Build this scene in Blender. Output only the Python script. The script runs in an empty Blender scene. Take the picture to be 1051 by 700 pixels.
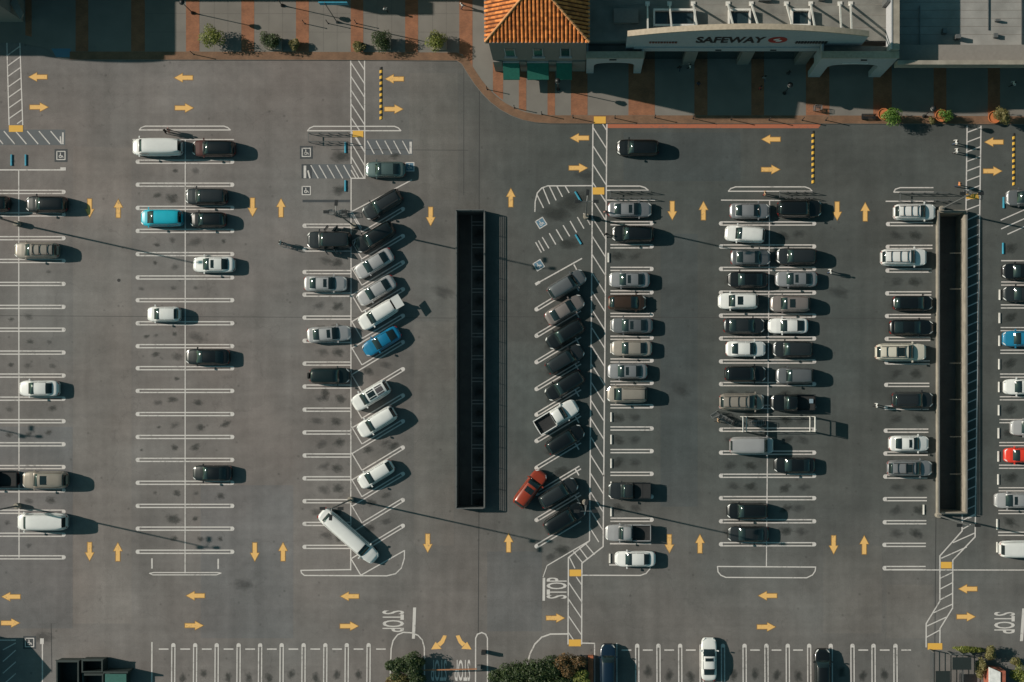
import bpy, bmesh, math, random
from mathutils import Vector, Matrix
rnd = random.Random(7)
# ------------------------------------------------------------------ basic set-up
S = 8.7                                   # pixels of the photograph per metre on the ground
NX, NY, CAMH = 592.0, 404.0, 165.0        # point straight below the camera, flying height
ELEV, SHDIR = math.radians(30.0), math.radians(12.5)
def G(px, py, z=0.0): return Vector(((px-525.5)/S, (350.0-py)/S, z))
def GT(px, py, z):                        # ground point under a thing seen at (px,py) whose height there is z
    k = CAMH/(CAMH-z); return G(NX+(px-NX)/k, NY+(py-NY)/k, 0)
sc = bpy.context.scene
col = sc.collection
cam = bpy.data.cameras.new('camera'); camo = bpy.data.objects.new('camera', cam); col.objects.link(camo)
camo.location = G(NX, NY, CAMH); camo.rotation_euler = (0, 0, 0)
cam.sensor_width = 36; cam.lens = 36*CAMH/(1051/S)
cam.shift_x = (525.5-NX)/1051; cam.shift_y = (NY-350)/1051
cam.clip_start = 1; cam.clip_end = 3000
sc.camera = camo
world = bpy.data.worlds.new('World'); sc.world = world; world.use_nodes = True
wn = world.node_tree.nodes; wl = world.node_tree.links
sky = wn.new('ShaderNodeTexSky'); sky.sky_type = 'NISHITA'; sky.sun_disc = False
sky.sun_elevation = ELEV; sky.sun_rotation = math.radians(-77.5)
sky.air_density = 1.0; sky.dust_density = 1.0; sky.ozone_density = 0.6
tint = wn.new('ShaderNodeMix'); tint.data_type = 'RGBA'; tint.blend_type = 'MULTIPLY'; tint.inputs[0].default_value = 1
tint.inputs[7].default_value = (0.62, 1.08, 0.86, 1)
wl.new(sky.outputs[0], tint.inputs[6]); wl.new(tint.outputs[2], wn['Background'].inputs[0])
wn['Background'].inputs[1].default_value = 0.058
sun = bpy.data.lights.new('sun', 'SUN'); sun.energy = 4.3; sun.angle = math.radians(0.5); sun.color = (1.0, 0.90, 0.79)
suno = bpy.data.objects.new('sun', sun); col.objects.link(suno); suno.location = G(100, 300, 80)
ld = Vector((math.cos(ELEV)*math.cos(SHDIR), -math.cos(ELEV)*math.sin(SHDIR), -math.sin(ELEV)))
suno.rotation_euler = ld.to_track_quat('-Z', 'Y').to_euler()
sc.render.engine = 'CYCLES'
sc.view_settings.view_transform = 'Standard'; sc.view_settings.look = 'None'
sc.view_settings.gamma = 1; sc.view_settings.use_curve_mapping = False
sc.view_settings.exposure = 0.12
sc.render.resolution_x = 1024; sc.render.resolution_y = 682

# ------------------------------------------------------------------ materials
def new_mat(name):
    m = bpy.data.materials.new(name); m.use_nodes = True
    return m, m.node_tree.nodes, m.node_tree.links, m.node_tree.nodes['Principled BSDF']
MATS = {}
def mat(name, colr, rough=0.7, metal=0.0, var=0.12, scale=3.0, coat=0.0, spec=0.5, bump=0.0):
    if name in MATS: return MATS[name]
    m, n, l, b = new_mat(name)
    b.inputs['Roughness'].default_value = rough; b.inputs['Metallic'].default_value = metal
    b.inputs['Coat Weight'].default_value = coat; b.inputs['Coat Roughness'].default_value = 0.06
    b.inputs['Specular IOR Level'].default_value = spec
    tc = n.new('ShaderNodeTexCoord'); nz = n.new('ShaderNodeTexNoise'); nz.inputs['Scale'].default_value = scale
    nz.inputs['Detail'].default_value = 5
    l.new(tc.outputs['Object'], nz.inputs['Vector'])
    mr = n.new('ShaderNodeMapRange'); mr.inputs[1].default_value = 0.3; mr.inputs[2].default_value = 0.7
    mr.inputs[3].default_value = 1-var; mr.inputs[4].default_value = 1+var
    l.new(nz.outputs[0], mr.inputs[0])
    mx = n.new('ShaderNodeMix'); mx.data_type = 'RGBA'; mx.blend_type = 'MULTIPLY'; mx.inputs[0].default_value = 1
    mx.inputs[6].default_value = (*colr, 1); l.new(mr.outputs[0], mx.inputs[7])
    l.new(mx.outputs[2], b.inputs['Base Color'])
    if bump:
        bp = n.new('ShaderNodeBump'); bp.inputs['Strength'].default_value = bump; bp.inputs['Distance'].default_value = 0.02
        l.new(nz.outputs[0], bp.inputs['Height']); l.new(bp.outputs[0], b.inputs['Normal'])
    MATS[name] = m; return m
def ramp(n, stops):
    r = n.new('ShaderNodeValToRGB'); e = r.color_ramp.elements
    e[0].position, e[0].color = stops[0][0], (*stops[0][1], 1); e[1].position, e[1].color = stops[-1][0], (*stops[-1][1], 1)
    for p, c in stops[1:-1]:
        q = e.new(p); q.color = (*c, 1)
    return r
def asphalt(name, left, right):
    """asphalt: left and right tones blended by position, blotches, drive-lane polish, grain, fine cracks"""
    m, n, l, b = new_mat(name)
    geo = n.new('ShaderNodeNewGeometry'); sep = n.new('ShaderNodeSeparateXYZ'); l.new(geo.outputs['Position'], sep.inputs[0])
    def noise(scale, detail=4, vec=None, rough=0.55):
        z = n.new('ShaderNodeTexNoise'); z.inputs['Scale'].default_value = scale; z.inputs['Detail'].default_value = detail
        z.inputs['Roughness'].default_value = rough
        l.new(vec or geo.outputs['Position'], z.inputs['Vector']); return z
    def maprange(src, a, b_, c, d, smooth=False):
        r = n.new('ShaderNodeMapRange'); r.inputs[1].default_value = a; r.inputs[2].default_value = b_
        r.inputs[3].default_value = c; r.inputs[4].default_value = d
        if smooth: r.interpolation_type = 'SMOOTHSTEP'
        l.new(src, r.inputs[0]); return r.outputs[0]
    def mix(a, b_, fac, mode='MIX'):
        x = n.new('ShaderNodeMix'); x.data_type = 'RGBA'; x.blend_type = mode
        for s, i in ((fac, 0), (a, 6), (b_, 7)):
            if isinstance(s, (int, float)): x.inputs[i].default_value = s
            elif isinstance(s, tuple): x.inputs[i].default_value = (*s, 1)
            else: l.new(s, x.inputs[i])
        return x.outputs[2]
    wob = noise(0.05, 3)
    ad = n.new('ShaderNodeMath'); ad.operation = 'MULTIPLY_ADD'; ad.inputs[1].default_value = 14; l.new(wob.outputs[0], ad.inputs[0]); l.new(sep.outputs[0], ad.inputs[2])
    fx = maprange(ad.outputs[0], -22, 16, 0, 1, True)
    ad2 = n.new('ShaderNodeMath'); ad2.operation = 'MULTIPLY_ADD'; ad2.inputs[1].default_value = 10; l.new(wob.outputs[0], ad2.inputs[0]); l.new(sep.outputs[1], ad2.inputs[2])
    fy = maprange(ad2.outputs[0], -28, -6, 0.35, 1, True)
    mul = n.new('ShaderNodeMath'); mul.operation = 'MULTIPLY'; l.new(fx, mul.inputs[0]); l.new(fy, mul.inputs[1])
    base = mix(left, right, mul.outputs[0])  # left and right tones mixed by position across the lot
    big = noise(0.11, 5, rough=0.6); base = mix(base, maprange(big.outputs[0], .3, .7, .80, 1.20), 1.0, 'MULTIPLY')
    hue = noise(0.045, 3); hr = ramp(n, [(.35, (1.03, .985, .975)), (.65, (.97, 1.01, 1.03))]); l.new(hue.outputs[0], hr.inputs[0]); base = mix(base, hr.outputs[0], 1.0, 'MULTIPLY')
    # lane polish: soft streaks along the aisles (both directions)
    for sx, sy, amt in ((1.1, 0.05, .09), (0.05, 1.1, .07)):
        mp = n.new('ShaderNodeMapping'); mp.inputs['Scale'].default_value = (sx, sy, 1); l.new(geo.outputs['Position'], mp.inputs[0])
        st = noise(0.6, 3, mp.outputs[0]); base = mix(base, maprange(st.outputs[0], .3, .7, 1-amt, 1+amt), 1.0, 'MULTIPLY')
    mid = noise(0.9, 6, rough=0.7); base = mix(base, maprange(mid.outputs[0], .3, .7, .9, 1.1), 1.0, 'MULTIPLY')
    fine = noise(9, 3); base = mix(base, maprange(fine.outputs[0], .25, .75, .88, 1.12), 1.0, 'MULTIPLY')
    # small dark drips and pale dust specks
    v = n.new('ShaderNodeTexVoronoi'); v.inputs['Scale'].default_value = 0.55; l.new(geo.outputs['Position'], v.inputs['Vector'])
    base = mix(base, (0.035, 0.034, 0.033), maprange(v.outputs['Distance'], .04, .11, .35, 0))
    # cracks
    wv = noise(0.35, 4); vm = n.new('ShaderNodeVectorMath'); vm.operation = 'MULTIPLY_ADD'; vm.inputs[1].default_value = (3, 3, 3)
    l.new(wv.outputs['Color'], vm.inputs[0]); l.new(geo.outputs['Position'], vm.inputs[2])
    cr = n.new('ShaderNodeTexVoronoi'); cr.feature = 'DISTANCE_TO_EDGE'; cr.inputs['Scale'].default_value = 0.085; l.new(vm.outputs[0], cr.inputs['Vector'])
    base = mix(base, (0.04, 0.04, 0.04), maprange(cr.outputs['Distance'], .001, .004, .16, 0))
    l.new(base, b.inputs['Base Color']); b.inputs['Roughness'].default_value = 0.88; b.inputs['Specular IOR Level'].default_value = 0.3
    bp = n.new('ShaderNodeBump'); bp.inputs['Strength'].default_value = .35; bp.inputs['Distance'].default_value = .02
    l.new(fine.outputs[0], bp.inputs['Height']); l.new(bp.outputs[0], b.inputs['Normal'])
    return m
def paint_mat(name, colr, under=(0.10, 0.097, 0.093), lo=.31, hi=.47):
    m, n, l, b = new_mat(name)
    geo = n.new('ShaderNodeNewGeometry')
    z = n.new('ShaderNodeTexNoise'); z.inputs['Scale'].default_value = 2.6; z.inputs['Detail'].default_value = 8; z.inputs['Roughness'].default_value = .75
    l.new(geo.outputs['Position'], z.inputs['Vector'])
    z2 = n.new('ShaderNodeTexNoise'); z2.inputs['Scale'].default_value = .25; z2.inputs['Detail'].default_value = 3; l.new(geo.outputs['Position'], z2.inputs['Vector'])
    a = n.new('ShaderNodeMath'); a.operation = 'MULTIPLY_ADD'; a.inputs[1].default_value = .35; l.new(z2.outputs[0], a.inputs[0])
    s = n.new('ShaderNodeMath'); s.operation = 'ADD'; s.inputs[1].default_value = -.17; l.new(z.outputs[0], s.inputs[0]); l.new(s.outputs[0], a.inputs[2])
    r = n.new('ShaderNodeMapRange'); r.inputs[1].default_value = lo; r.inputs[2].default_value = hi; r.inputs[3].default_value = .35; r.inputs[4].default_value = 1
    l.new(a.outputs[0], r.inputs[0])
    x = n.new('ShaderNodeMix'); x.data_type = 'RGBA'; x.inputs[6].default_value = (*under, 1); x.inputs[7].default_value = (*colr, 1); l.new(r.outputs[0], x.inputs[0])
    l.new(x.outputs[2], b.inputs['Base Color']); b.inputs['Roughness'].default_value = .7; b.inputs['Specular IOR Level'].default_value = .3
    MATS[name] = m; return m
def stain_mat(name, colr, strength):
    m, n, l, b = new_mat(name)
    tc = n.new('ShaderNodeTexCoord'); oi = n.new('ShaderNodeObjectInfo')
    ln = n.new('ShaderNodeVectorMath'); ln.operation = 'LENGTH'; l.new(tc.outputs['Object'], ln.inputs[0])
    vm = n.new('ShaderNodeVectorMath'); vm.operation = 'ADD'
    cx = n.new('ShaderNodeVectorMath'); cx.operation = 'SCALE'; cx.inputs[0].default_value = (37, 91, 13); l.new(oi.outputs['Random'], cx.inputs['Scale'])
    l.new(tc.outputs['Object'], vm.inputs[0]); l.new(cx.outputs[0], vm.inputs[1])
    z = n.new('ShaderNodeTexNoise'); z.inputs['Scale'].default_value = 2.2; z.inputs['Detail'].default_value = 6; l.new(vm.outputs[0], z.inputs['Vector'])
    a = n.new('ShaderNodeMath'); a.operation = 'MULTIPLY_ADD'; a.inputs[1].default_value = 1.1; l.new(z.outputs[0], a.inputs[0]); l.new(ln.outputs['Value'], a.inputs[2])
    r = n.new('ShaderNodeMapRange'); r.inputs[1].default_value = .75; r.inputs[2].default_value = 1.35; r.inputs[3].default_value = strength; r.inputs[4].default_value = 0
    l.new(a.outputs[0], r.inputs[0])
    b.inputs['Base Color'].default_value = (*colr, 1); b.inputs['Roughness'].default_value = .6
    tr = n.new('ShaderNodeBsdfTransparent'); mx = n.new('ShaderNodeMixShader')
    l.new(r.outputs[0], mx.inputs[0]); l.new(tr.outputs[0], mx.inputs[1]); l.new(b.outputs[0], mx.inputs[2])
    l.new(mx.outputs[0], n['Material Output'].inputs['Surface'])
    MATS[name] = m; return m
def brick_mat(name, c1, c2, mortar, scale=5.0):
    m, n, l, b = new_mat(name)
    tc = n.new('ShaderNodeNewGeometry'); br = n.new('ShaderNodeTexBrick'); br.inputs['Scale'].default_value = scale
    br.inputs['Color1'].default_value = (*c1, 1); br.inputs['Color2'].default_value = (*c2, 1); br.inputs['Mortar'].default_value = (*mortar, 1)
    br.inputs['Mortar Size'].default_value = .012
    l.new(tc.outputs['Position'], br.inputs['Vector'])
    z = n.new('ShaderNodeTexNoise'); z.inputs['Scale'].default_value = .8; z.inputs['Detail'].default_value = 6; l.new(tc.outputs['Position'], z.inputs['Vector'])
    r = n.new('ShaderNodeMapRange'); r.inputs[1].default_value = .3; r.inputs[2].default_value = .7; r.inputs[3].default_value = .78; r.inputs[4].default_value = 1.18; l.new(z.outputs[0], r.inputs[0])
    x = n.new('ShaderNodeMix'); x.data_type = 'RGBA'; x.blend_type = 'MULTIPLY'; x.inputs[0].default_value = 1
    l.new(br.outputs[0], x.inputs[6]); l.new(r.outputs[0], x.inputs[7]); l.new(x.outputs[2], b.inputs['Base Color'])
    b.inputs['Roughness'].default_value = .85; MATS[name] = m; return m
def leaf_mat(name, c1, c2):
    m, n, l, b = new_mat(name)
    g = n.new('ShaderNodeNewGeometry'); r = ramp(n, [(0, c1), (1, c2)]); l.new(g.outputs['Random Per Island'], r.inputs[0])
    l.new(r.outputs[0], b.inputs['Base Color']); b.inputs['Roughness'].default_value = .55
    tl = n.new('ShaderNodeBsdfTranslucent'); l.new(r.outputs[0], tl.inputs[0])
    mx = n.new('ShaderNodeMixShader'); mx.inputs[0].default_value = .3; l.new(b.outputs[0], mx.inputs[1]); l.new(tl.outputs[0], mx.inputs[2])
    l.new(mx.outputs[0], n['Material Output'].inputs['Surface']); MATS[name] = m; return m

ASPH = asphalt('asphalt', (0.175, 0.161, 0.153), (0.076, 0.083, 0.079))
ASPH2 = asphalt('asphalt_lower', (0.135, 0.135, 0.13), (0.12, 0.12, 0.115))
WHITE = paint_mat('white_line_paint', (0.60, 0.565, 0.54))
YEL = paint_mat('yellow_arrow_paint', (0.80, 0.47, 0.16), lo=.29, hi=.45)
YELEDGE = paint_mat('dark_yellow_paint_edge', (0.30, 0.17, 0.05))
PAD = paint_mat('yellow_pad', (0.74, 0.42, 0.08), lo=.2, hi=.3)
BLUEP = paint_mat('blue_paint', (0.10, 0.20, 0.28))
DARKP = paint_mat('dark_paint_patch', (0.055, 0.062, 0.068))
REDP = paint_mat('red_kerb_paint', (0.40, 0.135, 0.075))
JOINT = mat('joint_sealant', (0.045, 0.045, 0.045), .8)
STAIN = stain_mat('oil_stain', (0.030, 0.034, 0.031), .56)
TYREM = stain_mat('tyre_smudge', (0.03, 0.033, 0.033), .35)
CONC = mat('sidewalk_concrete', (0.178, 0.166, 0.148), .85, var=.12, scale=.35)
BRICK = brick_mat('brick_paving', (0.30, 0.125, 0.060), (0.24, 0.10, 0.052), (0.2, .12, .08), 2.4)
BRICKD = brick_mat('brick_border', (0.21, 0.115, 0.065), (0.17, 0.095, 0.055), (0.14, .09, .06), 2.4)
PARAP = mat('parapet_concrete', (0.285, 0.255, 0.21), .85, var=.22, scale=.8)
STEEL = mat('painted_steel_grey', (0.16, 0.165, 0.165), .5, .4)
DKSTEEL = mat('dark_steel', (0.025, 0.027, 0.028), .5, .3)
WSTEEL = mat('white_painted_steel', (0.62, 0.60, 0.56), .5)
LENS = mat('lamp_lens', (0.75, 0.75, 0.7), .3)
GLASS = mat('car_glass', (0.012, 0.020, 0.021), .06, var=.0, spec=.9)
BGLASS = mat('window_glass', (0.02, 0.035, 0.04), .08, var=.1, spec=.8)
TYRE = mat('tyre_rubber', (0.018, 0.018, 0.018), .85)
RIM = mat('wheel_rim', (0.42, 0.42, 0.43), .35, .8)
HEADL = mat('headlight_glass', (0.72, 0.72, 0.70), .12, spec=.8)
TAILL = mat('tail_light_glass', (0.32, 0.015, 0.012), .2)
TRIM = mat('black_trim', (0.02, 0.02, 0.021), .6)
BEDL = mat('bed_liner', (0.022, 0.023, 0.024), .85)
WSTOP = mat('white_wheel_stop', (0.62, 0.60, 0.56), .8, var=.15)
BSTOP = mat('blue_wheel_stop', (0.035, 0.28, 0.40), .7, var=.15)
TERRA = mat('terracotta', (0.50, 0.16, 0.055), .8, var=.15)
SOIL = mat('soil', (0.04, 0.028, 0.02), .95)
BARK = mat('bark', (0.09, 0.065, 0.045), .95)
STUC = mat('grey_stucco', (0.22, 0.20, 0.18), .9, var=.06)
STUCW = mat('white_stucco', (0.41, 0.41, 0.42), .9, var=.06)
ROOFM = mat('roof_membrane', (0.185, 0.18, 0.163), .9, var=.24, scale=.5)
TILE = mat('clay_roof_tile', (0.60, 0.195, 0.045), .8, var=.40, scale=1.9)
_n, _l = TILE.node_tree.nodes, TILE.node_tree.links; _g = _n.new('ShaderNodeNewGeometry'); _r = ramp(_n, [(0, (.62, .55, .5)), (.5, (1, .97, .95)), (1, (1.2, 1.25, 1.35))]); _l.new(_g.outputs['Random Per Island'], _r.inputs[0])
_x = _n.new('ShaderNodeMix'); _x.data_type = 'RGBA'; _x.blend_type = 'MULTIPLY'; _x.inputs[0].default_value = .8; _b = _n['Principled BSDF']; _src = _b.inputs['Base Color'].links[0].from_socket; _l.new(_src, _x.inputs[6]); _l.new(_r.outputs[0], _x.inputs[7]); _l.new(_x.outputs[2], _b.inputs['Base Color'])
TILE2 = mat('clay_ridge_tile', (0.58, 0.27, 0.11), .8, var=.2, scale=1.6)
AWN = mat('green_awning_canvas', (0.012, 0.13, 0.095), .8)
SIGNK = mat('black_sign_letter', (0.012, 0.012, 0.013), .5)
SIGNR = mat('red_sign', (0.42, 0.03, 0.02), .5)
SIGNW = mat('white_sign', (0.75, 0.74, 0.72), .5)
SHOE = mat('dark_shoes', (0.03, 0.025, 0.02), .8)
WIREM = mat('cart_wire', (0.34, 0.34, 0.33), .4, .6)
LEAFA = leaf_mat('leaf_yellow_green', (0.09, 0.13, 0.02), (0.27, 0.28, 0.06))
LEAFB = leaf_mat('leaf_deep_green', (0.015, 0.036, 0.011), (0.07, 0.10, 0.028))
LEAFC = leaf_mat('leaf_olive', (0.10, 0.10, 0.03), (0.28, 0.24, 0.09))
LEAFE = leaf_mat('leaf_brown_green', (0.05, 0.05, 0.02), (0.24, 0.13, 0.05))
LEAFD = leaf_mat('leaf_bright_green', (0.06, 0.14, 0.015), (0.18, 0.30, 0.05))

# ------------------------------------------------------------------ mesh helpers
class MB:
    def __init__(s): s.v = []; s.f = []; s.m = []
    def poly(s, pts, mi=0):
        i = len(s.v); s.v += [tuple(p) for p in pts]; s.f.append(tuple(range(i, i+len(pts)))); s.m.append(mi)
    def box(s, c, d, mi=0, rot=0.0, pitch=None):
        cx, cy, cz = c; hx, hy, hz = d[0]/2, d[1]/2, d[2]/2
        R = Matrix.Rotation(rot, 3, 'Z')
        if pitch is not None: R = R @ pitch
        i = len(s.v)
        for x, y, z in ((-1,-1,-1),(1,-1,-1),(1,1,-1),(-1,1,-1),(-1,-1,1),(1,-1,1),(1,1,1),(-1,1,1)):
            p = R @ Vector((x*hx, y*hy, z*hz)); s.v.append((cx+p.x, cy+p.y, cz+p.z))
        for q in ((0,3,2,1),(4,5,6,7),(0,1,5,4),(1,2,6,5),(2,3,7,6),(3,0,4,7)):
            s.f.append(tuple(i+a for a in q)); s.m.append(mi)
    def bar(s, a, b, w, mi=0, sides=4, w2=None):
        a, b = Vector(a), Vector(b); d = (b-a)
        if d.length < 1e-6: return
        q = d.to_track_quat('Z', 'Y'); i = len(s.v); w2 = w if w2 is None else w2
        for p, r in ((a, w/2), (b, w2/2)):
            for k in range(sides):
                t = 2*math.pi*(k+.5)/sides; o = q @ Vector((math.cos(t)*r*(1.414 if sides == 4 else 1), math.sin(t)*r*(1.414 if sides == 4 else 1), 0))
                s.v.append(tuple(p+o))
        for k in range(sides):
            k2 = (k+1) % sides; s.f.append((i+k, i+k2, i+sides+k2, i+sides+k)); s.m.append(mi)
        s.f.append(tuple(i+k for k in range(sides-1, -1, -1))); s.f.append(tuple(i+sides+k for k in range(sides))); s.m += [mi, mi]
    def lathe(s, prof, c=(0,0,0), n=16, mi=0):
        i = len(s.v)
        for r, z in prof:
            for k in range(n):
                t = 2*math.pi*k/n; s.v.append((c[0]+r*math.cos(t), c[1]+r*math.sin(t), c[2]+z))
        for j in range(len(prof)-1):
            for k in range(n):
                k2 = (k+1) % n; s.f.append((i+j*n+k, i+j*n+k2, i+(j+1)*n+k2, i+(j+1)*n+k)); s.m.append(mi)
        s.f.append(tuple(i+k for k in range(n-1, -1, -1))); s.f.append(tuple(i+(len(prof)-1)*n+k for k in range(n))); s.m += [mi, mi]
    def prism(s, pts, z0, z1, mi=0):              # pts counter-clockwise seen from above, world xy
        n = len(pts); i = len(s.v)
        s.v += [(p[0], p[1], z0) for p in pts] + [(p[0], p[1], z1) for p in pts]
        s.f.append(tuple(i+k for k in range(n-1, -1, -1))); s.f.append(tuple(i+n+k for k in range(n))); s.m += [mi, mi]
        for k in range(n):
            k2 = (k+1) % n; s.f.append((i+k, i+k2, i+n+k2, i+n+k)); s.m.append(mi)
    def mesh(s, name, mats, smooth=None):
        me = bpy.data.meshes.new(name); me.from_pydata(s.v, [], s.f)
        for m in mats: me.materials.append(m)
        if len(mats) > 1: me.polygons.foreach_set('material_index', s.m)
        if smooth is not None:
            me.polygons.foreach_set('use_smooth', [True]*len(s.f)); me.set_sharp_from_angle(angle=math.radians(smooth))
        me.update(); return me
    def build(s, name, mats, parent=None, smooth=None, loc=None):
        if not isinstance(mats, (list, tuple)): mats = [mats]
        return link(name, s.mesh(name, mats, smooth), parent, loc)
def link(name, me, parent=None, loc=None):
    o = bpy.data.objects.new(name, me); col.objects.link(o); o.parent = parent
    if loc is not None: o.location = loc
    return o
def empty(name, loc, rz=0.0):
    o = bpy.data.objects.new(name, None); col.objects.link(o); o.location = loc; o.rotation_euler = (0, 0, rz); o.empty_display_size = .3
    return o
def tag(o, label=None, cat=None, group=None, kind=None):
    if label: o['label'] = label
    if cat: o['category'] = cat
    if group: o['group'] = group
    if kind: o['kind'] = kind
    return o
def copy_tree(o, parent=None):
    c = o.copy(); col.objects.link(c); c.parent = parent
    for ch in [x for x in o.children]: copy_tree(ch, c)
    return c
def gp(pts, z=0.0): return [G(x, y, z) for x, y in pts]
ORD = ['topmost', 'second', 'third', 'fourth', 'fifth', 'sixth', 'seventh', 'eighth', 'ninth', 'tenth', 'eleventh', 'twelfth', 'thirteenth', 'fourteenth', 'fifteenth', 'sixteenth']

# ------------------------------------------------------------------ the setting: asphalt deck with two light wells
W1 = (469.5, 497.0, 217.5, 520.5)        # left light well x0,x1,y0,y1 (inner faces, px)
W2 = (963.0, 988.5, 219.0, 525.0)        # right light well
def holed_plane(name, z, m, holes, ext):
    xs = sorted({-ext, ext, *[h[0] for h in holes], *[h[1] for h in holes]}); ys = sorted({-ext, ext, *[h[2] for h in holes], *[h[3] for h in holes]})
    b = MB()
    for i in range(len(xs)-1):
        for j in range(len(ys)-1):
            cx, cy = (xs[i]+xs[i+1])/2, (ys[j]+ys[j+1])/2
            if any(h[0] < cx < h[1] and h[2] < cy < h[3] for h in holes): continue
            b.poly([(xs[i], ys[j], z), (xs[i+1], ys[j], z), (xs[i+1], ys[j+1], z), (xs[i], ys[j+1], z)])
    return b.build(name, m)
def hole_world(w): a, b_ = G(w[0], w[3]), G(w[1], w[2]); return (a.x, b_.x, a.y, b_.y)
H1, H2 = hole_world(W1), hole_world(W2)
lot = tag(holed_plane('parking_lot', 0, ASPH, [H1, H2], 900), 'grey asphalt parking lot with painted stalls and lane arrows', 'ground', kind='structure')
PD = -3.3
b = MB(); p, q = H1, H2
b.poly([(-30, -45, PD), (70, -45, PD), (70, 30, PD), (-30, 30, PD)])
low = tag(b.build('lower_parking_floor', ASPH2), 'dark lower parking level seen through the light wells', 'floor', kind='structure')
# deck edge faces (thickness) round the wells
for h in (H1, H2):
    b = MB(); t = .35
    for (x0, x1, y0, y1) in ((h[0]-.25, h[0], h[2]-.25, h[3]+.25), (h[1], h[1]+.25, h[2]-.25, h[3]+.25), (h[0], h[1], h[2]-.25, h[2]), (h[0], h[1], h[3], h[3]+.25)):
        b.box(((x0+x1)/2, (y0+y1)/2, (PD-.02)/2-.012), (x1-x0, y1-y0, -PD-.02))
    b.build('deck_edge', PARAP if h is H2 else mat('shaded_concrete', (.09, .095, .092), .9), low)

MZ = 0.012
MC = [0]
def mark(name, polys, m, parent=lot, z=MZ):
    b = MB(); MC[0] += 1; z += (MC[0]*7 % 23)*.00018
    for i_, pts in enumerate(polys):
        w = [G(x, y, z+(i_ % 3)*.0006) for x, y in pts]
        ar = sum(w[i].x*w[(i+1) % len(w)].y-w[(i+1) % len(w)].x*w[i].y for i in range(len(w)))
        b.poly(w if ar > 0 else w[::-1])
    return b.build(name, m, parent)
def seg(a, c, w=1.15):
    dx, dy = c[0]-a[0], c[1]-a[1]; L = math.hypot(dx, dy); nx, ny = -dy/L*w/2, dx/L*w/2
    return [(a[0]+nx, a[1]+ny), (c[0]+nx, c[1]+ny), (c[0]-nx, c[1]-ny), (a[0]-nx, a[1]-ny)]
def polyline(pts, w=1.15):
    out = []
    for i in range(len(pts)-1):
        a, c = pts[i], pts[i+1]; L = math.hypot(c[0]-a[0], c[1]-a[1]); e = w*.32/L if L else 0
        out.append(seg(a, (c[0]+(c[0]-a[0])*e, c[1]+(c[1]-a[1])*e), w))
    return out
def hairpin(a, c, both=False, off=1.6, lw=1.2, aL=None, aR=None, name='stall_line'):
    """double stall line from the capped end a to c"""
    dx, dy = c[0]-a[0], c[1]-a[1]; L = math.hypot(dx, dy); ux, uy = dx/L, dy/L; nx, ny = -uy, ux
    def pt(t, s): return (a[0]+ux*t+nx*s, a[1]+uy*t+ny*s)
    polys = []; r = off+lw/2
    for s, end in ((off, aR), (-off, aL)):
        e = (end if end is not None else L) - (2.2 if both else 0)
        e -= 2.6 if both else 0
        polys.append([pt(r+2.55, s-lw/2), pt(e, s-lw/2), pt(e, s+lw/2), pt(r+2.55, s+lw/2)])
    def cap(t0, sgn):
        arc = [pt(t0+sgn*(r-r*math.cos(t)), r*math.sin(t)) for t in [math.radians(d) for d in range(-90, 91, 18)]]
        return arc + [pt(t0+sgn*(r+2.6), r), pt(t0+sgn*(r+1.6), 0), pt(t0+sgn*(r+2.6), -r)]
    polys.append(cap(0, 1))
    if both: polys.append(cap(L, -1))
    return mark(name, polys, WHITE)
def line(pts, w=1.15, name='stall_line', m=WHITE): return mark(name, polyline(pts, w), m)

stain_me = None
def stain(px, py, rx, ry, m='oil_stain'):
    global stain_me
    if stain_me is None:
        b = MB(); b.poly([(-1, -1, 0), (1, -1, 0), (1, 1, 0), (-1, 1, 0)]); stain_me = b.mesh('oil_stain', [STAIN])
    o = link('oil_stain', stain_me, lot, G(px, py, .006+rnd.random()*.004)); o.scale = (rx/S, ry/S, 1)
    if m != 'oil_stain': o.material_slots[0].link = 'OBJECT'; o.material_slots[0].material = MATS[m]
    o.rotation_euler = (0, 0, rnd.uniform(-.4, .4)); return o

# row A (cut by the left edge)
YA = [197, 220.1, 244.5, 267.8, 291.4, 315, 338.4, 361.9, 385.5, 409.2, 432.3, 456, 479.4, 503.2, 525.2, 548.8, 572]
for y in YA: hairpin((67.5, y), (-32, y))
line([(19.3, 174), (19.6, 572)], 1.2); line([(-32, 174.4), (66, 174.4)], 1.3); mark('stall_line', [[(62, 171.8), (67.6, 171.8), (67.6, 175), (62, 175)]], WHITE)
# row B
YB = [166, 189.6, 213.4, 237, 260.8, 284.8, 308.1, 331.8, 355.3, 377.9, 401.2, 425, 448.5, 472, 495.5, 519.2, 542.6, 566.3]
for y in YB: hairpin((139.2, y), (240.6, y), both=True)
line([(190.2, 143), (190.0, 588)], 1.1); line([(136, 143.2), (240, 143.2)], 1.0)
mark('island_outline', polyline([(143, 133.4), (145, 131), (149, 129.5), (230, 129.5), (234, 131), (236.5, 133.4), (143, 133.4)], 1.15), WHITE)
mark('island_outline', polyline([(153.5, 588.4), (158, 587.6), (223, 587.6), (227, 588.2), (222, 590), (157, 590), (153.5, 588.4)], 1.0), WHITE)
line([(156, 573), (156, 583)], 1.6); line([(224, 573.5), (224, 583.5)], 1.6)
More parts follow.
